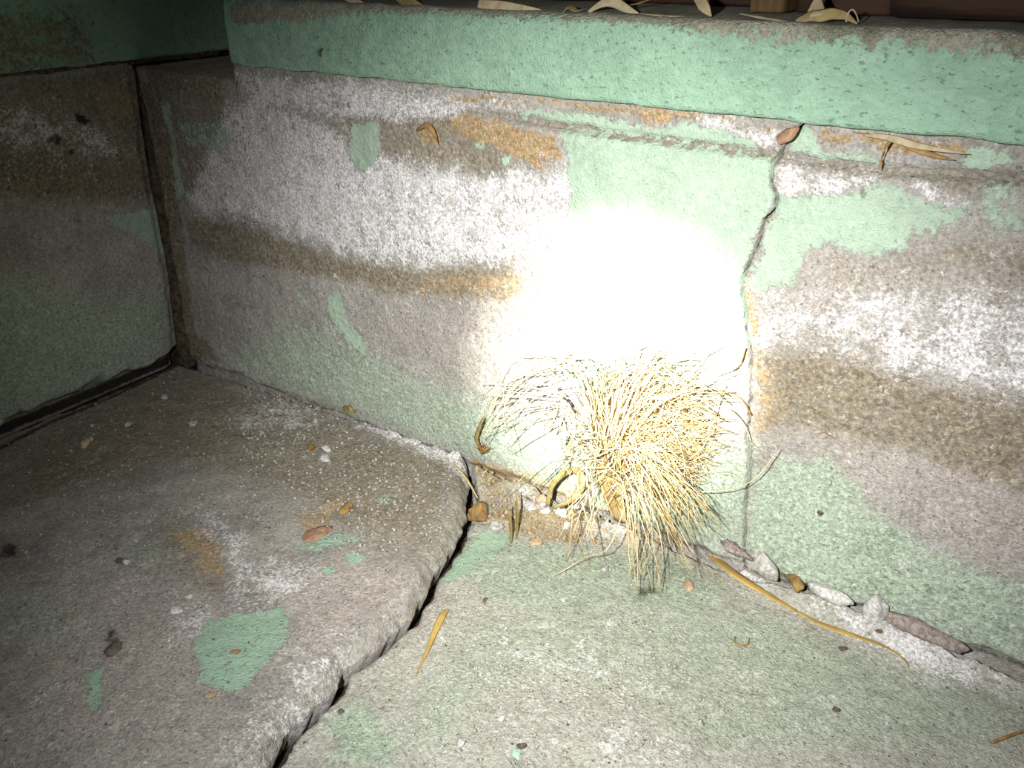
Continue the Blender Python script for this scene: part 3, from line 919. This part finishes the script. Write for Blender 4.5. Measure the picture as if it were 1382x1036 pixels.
leaf('dry_leaf', [ony(1104, -8, .01), ony(1102, 6, .004), ony(1100, 22, -.002)], .0085, M_LEAFP, 'upright triangular pale leaf standing on the coping at the beam end', up=(0, -1, .2), base=.15, peak=.9, tip=.5)
leaf('dry_leaf', [ony(1076, 29, -.006), ony(1096, 22, -.003), ony(1128, 20, -.003), ony(1158, 33, -.006)], .0050, M_LEAFG, 'crumpled olive-brown leaf lying at the foot of the triangular leaf', wob=3, up=(0, -1, .3))
P = cat_rom([ony(1142, 30, -.006), ony(1145, 17, -.004), ony(1151, 13, -.003), ony(1156, 20, -.004), ony(1159, 30, -.006)], 26)
tag(tube('straw_loop', P, blade_r(26, .0013, .8, .5, .6), M_LEAFP, None, 6, .5, loc=tuple(P[0])), 'small pale straw bent into a loop on the coping', 'straw')
leaf('dry_leaf', [ony(1280, 46, -.008), ony(1310, 41, -.008), ony(1336, 45, -.012), ony(1350, 58, -.021)], .0018, M_LEAFP, 'thin pale grass blade curving over the coping edge at far right')

# pieces lodged in the joint under the coping
leaf('dry_leaf', [ony(1165, 182, -.012), ony(1200, 186, -.017), ony(1240, 197, -.018), ony(1308, 208, -.012)], .0030, M_LEAFP, 'long pale straw blade caught in the joint under the coping', up=(0, -1, .3), base=.3)
leaf('dry_leaf', [ony(1205, 187, -.010), ony(1230, 200, -.012), ony(1262, 210, -.010), ony(1288, 216, -.008)], .0022, M_LEAFB, 'brown straw blade under the longer pale one in the joint', up=(0, -1, .3))
leaf('dry_leaf', [ony(1206, 186, -.010), ony(1196, 198, -.012), ony(1190, 216, -.008), ony(1187, 230, -.006)], .0022, M_LEAFB, 'thin brown leaf hanging down from the joint under the coping')
leaf('dry_leaf', [ony(1150, 178, -.008), ony(1175, 182, -.010), ony(1205, 190, -.010)], .0016, M_LEAFP, 'short straw bit left of the long blade in the joint')
leaf('bark_chip', [ony(1050, 190, -.006), ony(1064, 182, -.010), ony(1079, 172, -.008)], .0055, M_RUST, 'orange-brown chip wedged in the joint at the top of the wall crack', 'chip', up=(0, -1, .2), flat=.3, base=.7)
leaf('curled_flake', [ony(562, 176, -.004), ony(574, 169, -.010), ony(584, 177, -.012), ony(592, 196, -.006)], .0032, M_LEAFB, 'curled orange-brown leaf flake stuck on the white-stained wall', 'leaf', up=(0, -1, .2), base=.5)

# ------------------------------------------------------------------ dry grass tuft at the foot of the wall
root = fl(828, 700)
root[1] = min(root[1], -.008)
tuft = thing('dry_grass_tuft', tuple(root), 'large straw-yellow tuft of dry grass growing from the wall foot, brightly lit', 'dry grass')
r_ = random.Random(11)


def rel(o):
    o.location = (-root[0], -root[1], -root[2]); return o


# stalks of the tuft
for k, pts in enumerate([[(836, 702, -.010), (824, 665, -.030), (816, 625, -.045), (818, 585, -.055), (822, 550, -.060)],
                         [(842, 704, -.010), (836, 672, -.028), (834, 630, -.045), (842, 580, -.055)],
                         [(830, 700, -.010), (814, 660, -.028), (808, 620, -.044), (800, 575, -.055)]]):
    P = cat_rom([ony(a, b, c) for a, b, c in pts], 22)
    w = (.0085, .0045, .0035)[k]
    rel(tube('stalk', P, blade_r(22, w, .8, .3, .35), M_STRAW[1 if k else 2], tuft, 8, .45, (0, -1, .2)))


def strand_pts(a, c, c2, tip):
    P = cat_rom([a, c, c2, tip], 12)
    n = len(P)
    j = np.stack([fbm(np.linspace(0, 3.2, n) + r_.random() * 90, np.zeros(n) + k, 5 + k, 2) for k in range(3)], 1) * .008
    j *= np.linspace(0, 1, n)[:, None]
    P = P + j
    P[:, 1] = np.minimum(P[:, 1], -.004 - .004 * r_.random())
    fz = floor_z(P[:, 0], P[:, 1]) + .0025
    P[:, 2] = np.maximum(P[:, 2], fz)
    return P


def U(a, b): return r_.uniform(a, b)


strands = []
def grp(n, start, ctrl, ctrl2, tips, ydep, w, wt=(4, 3, 1)):
    for _ in range(n):
        tx = U(tips[0], tips[1]); ty = U(tips[2], tips[3])
        d = U(*ydep)
        tp = ony(tx, ty, d)
        if tp[2] < .006: tp = on(tx, ty, 2, U(.006, .03))
        if r_.random() < .45:                    # springs from further out in the head of the tuft
            f = U(.12, .5)
            sx = start[0] * (1 - f) + tx * f + U(-24, 24); sy = start[1] * (1 - f) + ty * f + U(-24, 24)
            s = ony(sx, sy, -.06 + U(-.02, .02))
            if s[2] < .02: s[2] = .02
            g = .55
        else:
            s = ony(start[0] + U(-14, 14), start[1] + U(-26, 40), -.05 + U(-.014, .014)); g = .0
        c = ony(ctrl[0] + U(-1.6, 1.6) * ctrl[2], ctrl[1] + U(-1.5, 1.5) * ctrl[3], -.08 + U(-.025, .025))
        c = c * (1 - g) + g * (s * .6 + tp * .4)
        k = U(.35, .75)
        if ctrl2 and g == 0:
            c2 = ony(ctrl2[0] + U(-1.4, 1.4) * ctrl2[2], ctrl2[1] + U(-1.4, 1.4) * ctrl2[3], (-.085 + d) / 2 + U(-.012, .012))
        else:
            c2 = c * (1 - k) + tp * k + np.array([U(-.006, .006), 0, U(-.004, .012)])
        strands.append((strand_pts(s, c, c2, tp), w * U(.35, 1.05), r_.choices((0, 1, 2), wt)[0]))


grp(26, (812, 590), (785, 500, 20, 14), (705, 500, 24, 16), (634, 690, 520, 575), (-.09, -.04), .00085, (6, 1, 0))
grp(14, (812, 590), (790, 510, 20, 14), (710, 540, 24, 12), (640, 720, 575, 615), (-.09, -.04), .00085, (6, 1, 0))
grp(26, (815, 590), (815, 510, 22, 14), None, (720, 850, 470, 505), (-.07, -.015), .00085, (5, 2, 0))
grp(34, (820, 590), (840, 515, 22, 18), None, (850, 975, 462, 500), (-.05, -.010), .00085)
grp(46, (822, 590), (850, 525, 24, 20), None, (905, 1000, 490, 560), (-.05, -.010), .00085)
grp(26, (824, 598), (862, 555, 24, 16), None, (900, 985, 560, 640), (-.07, -.012), .00085)
grp(52, (828, 606), (865, 590, 22, 18), (895, 640, 26, 20), (890, 975, 670, 738), (-.10, -.04), .00085, (3, 4, 1))
grp(22, (828, 606), (850, 610, 14, 14), (862, 690, 18, 20), (840, 900, 735, 812), (-.12, -.09), .0009, (3, 4, 1))
grp(8, (828, 606), (872, 620, 12, 14), (905, 700, 12, 16), (915, 945, 745, 785), (-.12, -.09), .0009, (3, 4, 1))
grp(13, (820, 600), (800, 610, 14, 14), (785, 660, 16, 18), (745, 815, 690, 770), (-.12, -.09), .00085, (4, 2, 0))
grp(9, (815, 596), (780, 575, 16, 14), (755, 610, 16, 12), (705, 770, 620, 665), (-.10, -.06), .00085, (5, 1, 0))
for pts in ([(900, 655, -.06), (945, 662, -.05), (1010, 652, -.035), (1052, 606, -.02)],
            [(838, 600, -.07), (795, 618, -.08), (740, 612, -.08), (684, 668, -.06)],
            [(960, 545, -.03), (990, 555, -.02), (1006, 575, -.015), (1016, 600, -.010)],
            [(930, 620, -.05), (950, 600, -.05), (960, 560, -.04), (975, 520, -.03)],
            [(845, 680, -.08), (820, 740, -.10), (790, 790, -.12), (745, 775, -.13)][:2] + [(790, 752, -.10), (745, 776, -.12)]):
    strands.append((strand_pts(*[ony(*q) for q in pts]), .0007, 0))
# head of the tuft: short, tangled
fuzz = []
for _ in range(1300):
    a = U(0, 2 * math.pi); rr = math.sqrt(U(0, 1))
    cx, cy = 858 + 78 * rr * math.cos(a) + 10, 590 + 84 * rr * math.sin(a)
    ang = math.atan2(cy - 590, cx - 815) + r_.gauss(0, .95)
    L = U(16, 60)
    d = -.03 - .05 * (1 - rr) + U(-.02, .02)
    p0 = ony(cx, cy, d); p2 = ony(cx + L * math.cos(ang), cy + L * math.sin(ang), d + U(-.005, .018))
    if p2[2] < .012 or p0[2] < .012: continue
    pm = (p0 + p2) / 2 + np.array([U(-.003, .003), U(-.004, .003), U(-.001, .004)])
    P = cat_rom([p0, pm, p2], 7); P[:, 1] = np.minimum(P[:, 1], -.005)
    fuzz.append((P, .00050 * U(.6, 1.3), r_.choices((0, 1, 2), (3, 4, 2))[0]))

strands.sort(key=lambda s: -s[1])
for P, w, mi in strands[:296]:
    n = len(P)
    t_ = np.linspace(0, 1, n)
    R = w * (1 - .55 * t_) * (1 + .45 * np.exp(-((t_ - .86) / .10) ** 2))        # a slim seed head near the tip
    rel(tube('stem', P, R, M_STRAW[mi], tuft, 4))
for mi in range(3):
    V = []; F = []
    for P, w, k in fuzz + strands[296:]:
        if k != mi: continue
        v, f = tube_geo(P, np.linspace(w, w * .35, len(P)), 3)
        b0 = len(V); V += v; F += [tuple(i + b0 for i in q) for q in f]
    if V:
        o = rel(npmesh('tangled_blades', V, F, M_STRAW[mi], tuft)); o['kind'] = 'stuff'

# long reed blade along the wall foot
P = cat_rom([fl(800, 686, .004), fl(850, 708, .006), fl(890, 722, .008), fl(935, 738, .009), fl(985, 778, .008), fl(1030, 806, .007), fl(1072, 830, .006)], 46)
P[:, 2] = np.maximum(P[:, 2], floor_z(P[:, 0], P[:, 1]) + .003)
reed = thing('reed_blade', tuple(P[0]), 'long golden-brown reed blade lying along the wall foot under the tuft', 'reed')
off = tuple(-P[0])
o = tube('blade', P, .0080 * np.interp(np.linspace(0, 1, 46), [0, .35, .5, .8, 1], [.5, .85, 1, .75, .4]), M_REED, reed, 8, .22); o.location = off
Q = cat_rom([P[-1], fl(1110, 848, .005), fl(1150, 862, .005), fl(1190, 875, .004), fl(1214, 888, .003), fl(1226, 902, .003)], 34)
Q[:, 2] = np.maximum(Q[:, 2], floor_z(Q[:, 0], Q[:, 1]) + .0025)
o = tube('blade_tip', Q, .0050 * np.interp(np.linspace(0, 1, 34), [0, .3, .6, 1], [.55, 1, .5, .15]), M_REED, reed, 8, .22); o.location = off
Q = cat_rom([fl(838, 700, .005), fl(868, 722, .006), fl(905, 735, .005), fl(925, 742, .005)], 20)
o = tube('split_blade', Q, blade_r(20, .003, .6, .4, .3), M_REED, reed, 6, .3); o.location = off

# curled leaf
P = cat_rom([ony(739, 682, -.040), ony(744, 658, -.034), ony(758, 641, -.028), ony(774, 634, -.026), ony(785, 644, -.028), ony(783, 660, -.036), ony(770, 675, -.048), ony(750, 684, -.060)], 50)
P[:, 2] = np.maximum(P[:, 2], floor_z(P[:, 0], P[:, 1]) + .003)
tag(tube('curled_leaf', P, blade_r(50, .0048, .5, .6, .3), M_LEAFG, None, 8, .22, (.3, -1, .2), loc=tuple(P[0])), 'olive-brown leaf curled into a ring left of the tuft foot', 'leaf')

# blades on the floor
def floor_blade(name, pts, w, mat, label, cat='leaf', lift=.0022, n=28, **k):
    P = cat_rom([fl(x, y, lift) for x, y in pts], n)
    P[:, 2] = np.maximum(P[:, 2], floor_z(P[:, 0], P[:, 1]) + lift * .7)
    return tag(tube(name, P, blade_r(n, w, **k), mat, None, 8, .22, loc=tuple(P[0])), label, cat)


floor_blade('fallen_leaf', [(560, 916), (576, 882), (588, 852), (598, 832), (605, 824)], .0038, M_REED, 'narrow golden-brown leaf blade lying on the pale slab right of the floor crack', base=.1, peak=.6, tip=.35)
P = cat_rom([fl(612, 634, .006), (fl(628, 657, .006)), fl(645, 681, .006)], 16); P[:, 2] = np.linspace(P[0, 2], P[-1, 2], 16) + .004
tag(tube('straw_piece', P, blade_r(16, .0019, .5, .5, .4), M_STRAW[1], None, 6, .4, loc=tuple(P[0])), 'short yellow straw bridging the upper end of the floor crack', 'straw')
for (a, b, lab) in (((684, 680), (690, 733), 'short olive grass blade, left one of the upright pair below the wall'), ((696, 660), (697, 724), 'taller olive grass blade, right one of the upright pair below the wall')):
    p1 = fl(*b); p0 = ony(a[0], a[1], p1[1] + .010)
    P = cat_rom([p1, (p0 + p1) / 2 + np.array([.002, 0, .001]), p0], 16)
    tag(tube('grass_blade', P, blade_r(16, .0022, .6, .4, .15), M_LEAFG, None, 6, .35, (0, -1, .2), loc=tuple(P[0])), lab, 'grass blade')
P = cat_rom([fl(1336, 1006, .004), fl(1358, 998, .004), fl(1384, 988, .004), fl(1410, 978, .004)], 16)
tag(tube('twig', P, blade_r(16, .0016, 1, .1, .5), M_LEAFB, None, 6, .8, loc=tuple(P[0])), 'thin brown twig on the floor at the bottom right', 'twig')
P = cat_rom([fl(992, 862, .003), fl(990, 869, .003), fl(998, 874, .003), fl(1008, 872, .003), fl(1011, 864, .003)], 20)
tag(tube('curled_tendril', P, blade_r(20, .0011, .5, .5, .3), M_LEAFB, None, 6, .8, loc=tuple(P[0])), 'tiny brown curled tendril on the pale slab below the reed', 'tendril')

# small weed on the wall foot left of the tuft
wr = ony(650, 612, -.010)
weed = thing('dead_weed', tuple(wr), 'small dead brown weed rooted at the wall foot left of the tuft', 'weed')
off = tuple(-wr)
P = cat_rom([ony(648, 606, -.010), ony(643, 590, -.013), ony(650, 570, -.017), ony(654, 560, -.019)], 14)
o = tube('leaf', P, blade_r(14, .0032, .7, .3, .15), M_LEAFG, weed, 6, .3, (0, -1, .2)); o.location = off
for k in range(12):
    a = U(-2.6, .6); L = U(8, 17)
    P = cat_rom([wr, ony(650 + L * .5 * math.cos(a), 610 + L * .45 * math.sin(a) - 1, -.014), ony(650 + L * math.cos(a), 608 + L * .7 * math.sin(a), -.016 + U(-.004, .006))], 7)
    o = tube('rootlet_or_shadow', P, np.linspace(.0009, .0004, 7), M_LEAFB, weed, 4); o.location = off

# dark tubes imitating straw shadows on the wall right of the tuft
for k, pts in enumerate([[(1014, 560), (1002, 540), (985, 528)], [(1006, 470), (1000, 490), (990, 500)]]):
    P = cat_rom([ony(x, y, -.009) for x, y in pts], 10)
    tag(tube('rootlet_or_shadow', P, np.linspace(.0008, .0004, 10), M_LEAFB, None, 4, loc=tuple(P[0])),
        ('fine dark line for a straw shadow on the wall crack right of the tuft, lower one', 'fine dark line for a straw shadow at the tan chip beside the wall crack')[k], 'rootlet_or_shadow')

# ------------------------------------------------------------------ stones and crumbs
k = 0
def st(px, py, s, mat, label, name='crumb', cat='crumb', rot=0., seed=None, dz=0, **kw):
    global k
    k += 1
    p = fl(px, py)
    if p[1] > -.007:                                     # leans in the angle between wall and floor
        q = ony(px, py, -.007)
        q[2] = max(float(floor_z(q[0], q[1])[0]) - .001, q[2] - s[2] * .8); p = q
    if p[1] < -.03: rot += AZ                            # turned with the slab, not with the wall
    p[2] += dz
    return lump(name, tuple(p), s, mat, seed or 100 + k, label, cat, rot=rot, **kw)


st(118, 598, (.0065, .0150, .006), M_TANL, 'largest pale tan chip on the dark floor near the left wall', 'stone_chip', 'chip', rot=-.2)
st(125, 575, (.004, .004, .003), M_GREYL, 'small grey pebble just above the largest tan chip', 'pebble', 'pebble')
st(172, 573, (.006, .009, .003), M_GREYL, 'flat grey flake right of the tan chip on the dark floor', 'flake', 'chip', rot=.2)
st(262, 573, (.008, .006, .005), M_GREYL, 'pale grey pebble alone in the middle of the dark floor', 'pebble', 'pebble')
st(222, 537, (.008, .006, .005), M_GREYL, 'rounded grey pebble nearest below the wall corner', 'pebble', 'pebble')
st(430, 557, (.006, .010, .009), M_GREYL, 'pointed pale crumb standing by the back wall foot', rot=.3)
st(426, 569, (.005, .004, .003), M_GREYL, 'small crumb touching the pointed pale crumb')
st(441, 607, (.0075, .006, .005), M_LIME, 'upper of two white crumbs beside the dark brown seed')
st(440, 621, (.0085, .007, .006), M_LIME, 'lower and larger of two white crumbs beside the dark brown seed')
st(419, 607, (.0048, .0085, .005), M_LEAFB, 'oval dark brown seed on the floor beside white crumbs', 'seed', 'seed')
st(472, 551, (.0125, .0045, .006), M_LEAFG, 'curled olive-brown seed pod against the back wall foot', 'seed_pod', 'seed pod', rot=.05)
st(467, 687, (.0055, .0130, .004), M_OCHRE, 'upright brown leaf scrap above the rust-coloured patch', 'leaf_scrap', 'leaf scrap', rot=-.4)
st(428, 720, (.0120, .0190, .0022), M_RUST, 'flat rust-orange flake on the left slab', 'rust_flake', 'flake', rot=-.9)
st(643, 700, (.0150, .0120, .016), M_OCHRE, 'ochre-brown stone lodged in the crack junction', 'stone', 'stone')
st(668, 712, (.010, .007, .006), M_GREYL, 'dark grey stone right of the ochre stone', 'stone', 'stone')
st(731, 680, (.0085, .007, .007), M_TANL, 'tan brown stone below the curled leaf', 'stone', 'stone')
st(716, 685, (.0130, .006, .004), M_LIME, 'flat pinkish-white flake left of the curled leaf', 'flake', 'flake', rot=-.3)
st(735, 690, (.007, .006, .004), M_LIME, 'pinkish crumb directly under the curled leaf')
st(758, 695, (.0075, .008, .008), M_LIME, 'round white crumb right of the curled leaf')
st(765, 713, (.0065, .006, .006), M_LIME, 'white crumb on the slab left of the tuft stems, below the round one')
st(775, 680, (.009, .008, .006), M_GREYL, 'pale grey mortar crumb between curled leaf and tuft')
st(722, 732, (.010, .007, .003), M_TANL, 'flat brownish flake on the pale slab left of the tuft', 'flake', 'flake')
st(930, 793, (.0055, .0085, .004), M_TANL, 'pale tan chip on the pale slab below the reed', 'stone_chip', 'chip')
st(816, 768, (.0045, .007, .003), M_GREYL, 'white sliver on the slab left of the drooping stems', 'stone_chip', 'chip', rot=-.5)
st(760, 810, (.004, .0035, .002), M_LIME, 'tiny pale grain on the middle of the pale slab')
st(990, 738, (.0250, .008, .008), M_MAUVE, 'mauve-brown broken chunk at the wall foot right of the reed', 'broken_chunk', 'stone', rot=-.35, rough=.6)
st(1030, 758, (.0260, .012, .015), M_GREYL, 'grey-white mortar lump at the wall foot below the mauve-brown chunk', 'mortar_lump', 'mortar lump', rot=-.55, rough=.5)
st(1073, 782, (.0050, .0150, .009), M_OCHRE, 'ochre husk wedged between two mortar lumps at the wall foot', 'seed_husk', 'husk', rot=.85)
st(1182, 826, (.0130, .0110, .021), M_LIME, 'upright white mortar knob at the right wall foot', 'mortar_lump', 'mortar lump', rough=.4)
st(1245, 852, (.0460, .008, .010), M_MAUVE, 'long mauve-brown broken mortar strip right of the white knob', 'mortar_strip', 'mortar', rot=-.10, rough=.6)
st(1120, 806, (.0250, .008, .010), M_LIME, 'low white mortar lump left of the white knob', 'mortar_lump', 'mortar lump', rot=-.2, rough=.5)
st(155, 876, (.0065, .0095, .004), M_BLACK, 'dark brown clod on the left slab, left of the green patch', 'soil_clod', 'clod', rough=.7)
st(166, 757, (.0085, .0040, .003), M_BLACK, 'dark brown scrap on the left slab below the dark floor', 'soil_clod', 'clod', rough=.7)
st(170, 759, (.004, .0035, .003), M_LIME, 'pale crumb beside the dark scrap')
st(256, 805, (.005, .0035, .002), M_LIME, 'upper of two pale crumbs above the big green patch')
st(238, 824, (.010, .0055, .003), M_LIME, 'lower and wider of two pale crumbs above the big green patch')
st(317, 880, (.0055, .0030, .002), M_RUST, 'small brownish pink scrap on the big green patch', 'flake', 'flake')
st(284, 938, (.0060, .0040, .002), M_TANL, 'tan scrap at the lower edge of the big green patch', 'flake', 'flake')
st(703, 1008, (.0045, .004, .003), M_BLACK, 'dark crumb at the bottom centre of the pale slab')
st(698, 1018, (.0045, .0065, .0015), M_GRNL, 'pale green paint flake at the bottom centre', 'paint_flake', 'flake')
st(622, 1003, (.0045, .0035, .003), M_LIME, 'pale crumb on the pale slab near the bottom, left of centre')
st(676, 970, (.0035, .0035, .003), M_LIME, 'single pale grain above the dark crumb at the bottom centre')
st(460, 960, (.003, .003, .002), M_BLACK, 'small dark crumb on green paint right of the floor crack')
st(655, 810, (.0022, .005, .002), M_BLACK, 'small black seed on the pale slab right of the golden blade', 'seed', 'seed', rot=-.6)
st(1137, 876, (.0050, .003, .002), M_BLACK, 'dark crumb on the slab below the reed tip')
st(1128, 958, (.0045, .003, .002), M_BLACK, 'dark crumb on the lower right floor')
st(1184, 860, (.0035, .003, .002), M_BLACK, 'dark crumb on the white mortar below the white knob')
p = ony(1106, 694, -.006); lump('snail', tuple(p), (.0038, .003, .0038), M_BLACK, 77, 'tiny dark speck of dirt stuck on the green foot of the right wall', 'dirt').name = 'dirt_speck'

# grit nobody could count
def grit(n, poly, mat, smin, smax, seed):
    r = np.random.default_rng(seed)
    pts = np.array([on(x, y, 2, .0)[:2] for x, y in poly])
    lo, hi = pts.min(0), pts.max(0)
    Q = r.uniform(lo, hi, (n * 4, 2)); Q = Q[inside(Q, pts)][:n]
    Q = Q[(Q[:, 1] < -.006) & (Q[:, 0] > .006)]
    z = floor_z(Q[:, 0], Q[:, 1])
    base = np.array([(1, 0, 0), (-1, 0, 0), (0, 1, 0), (0, -1, 0), (0, 0, 1), (0, 0, -.6)], float)
    tri = np.array([(0, 2, 4), (2, 1, 4), (1, 3, 4), (3, 0, 4), (2, 0, 5), (1, 2, 5), (3, 1, 5), (0, 3, 5)])
    N = len(Q)
    s = smin + (smax - smin) * r.random(N) ** 2.5
    B = base[None] * (s[:, None, None] * r.uniform(.6, 1.3, (N, 6, 1)))
    a = r.uniform(0, 6.28, N); ca, sa = np.cos(a)[:, None], np.sin(a)[:, None]
    B = np.stack([B[..., 0] * ca - B[..., 1] * sa, B[..., 0] * sa + B[..., 1] * ca, B[..., 2] * .8], -1)
    B += np.stack([Q[:, 0], Q[:, 1], z + s * .25], 1)[:, None]
    return B.reshape(-1, 3), (tri[None] + 6 * np.arange(N)[:, None, None]).reshape(-1, 3)


GV, GF, GM = [], [], []
for q, (poly, n, mat, a, b) in enumerate((
        ([(330, 520), (480, 560), (630, 640), (600, 760), (470, 770), (400, 700), (330, 620)], 1500, M_GREYL, .0007, .0032),
        ([(-100, 640), (240, 495), (400, 540), (420, 700), (200, 760), (-100, 780)], 700, M_GREYL, .0007, .0030),
        ([(-100, 760), (420, 720), (560, 800), (400, 940), (300, 1100), (-100, 1100)], 420, M_GREYL, .0005, .0018),
        ([(640, 700), (1000, 770), (1100, 860), (900, 1036), (480, 1036), (600, 800)], 1300, M_GREYL, .0005, .0026),
        ([(-100, 700), (640, 640), (1100, 840), (1382, 950), (1382, 1036), (-100, 1036)], 650, M_BLACK, .0004, .0017),
        ([(642, 640), (700, 660), (830, 690), (880, 730), (760, 735), (655, 712)], 420, M_TANL, .001, .0045))):
    V, F = grit(n, poly, mat, a, b, 40 + q)
    GF.append(F + sum(len(v) for v in GV)); GV.append(V); GM += [q] * len(F)
o = npmesh('grit', np.vstack(GV), np.vstack(GF), M_GREYL, None, smooth=False)
o.data.materials.clear()
for m_ in (M_GREYL, M_GREYL, M_GREYL, M_GREYL, M_BLACK, M_TANL): o.data.materials.append(m_)
o.data.polygons.foreach_set('material_index', np.array(GM, np.int32))
tag(o, 'loose pale and dark grit scattered over the cracked floor slabs', 'grit', kind='stuff')
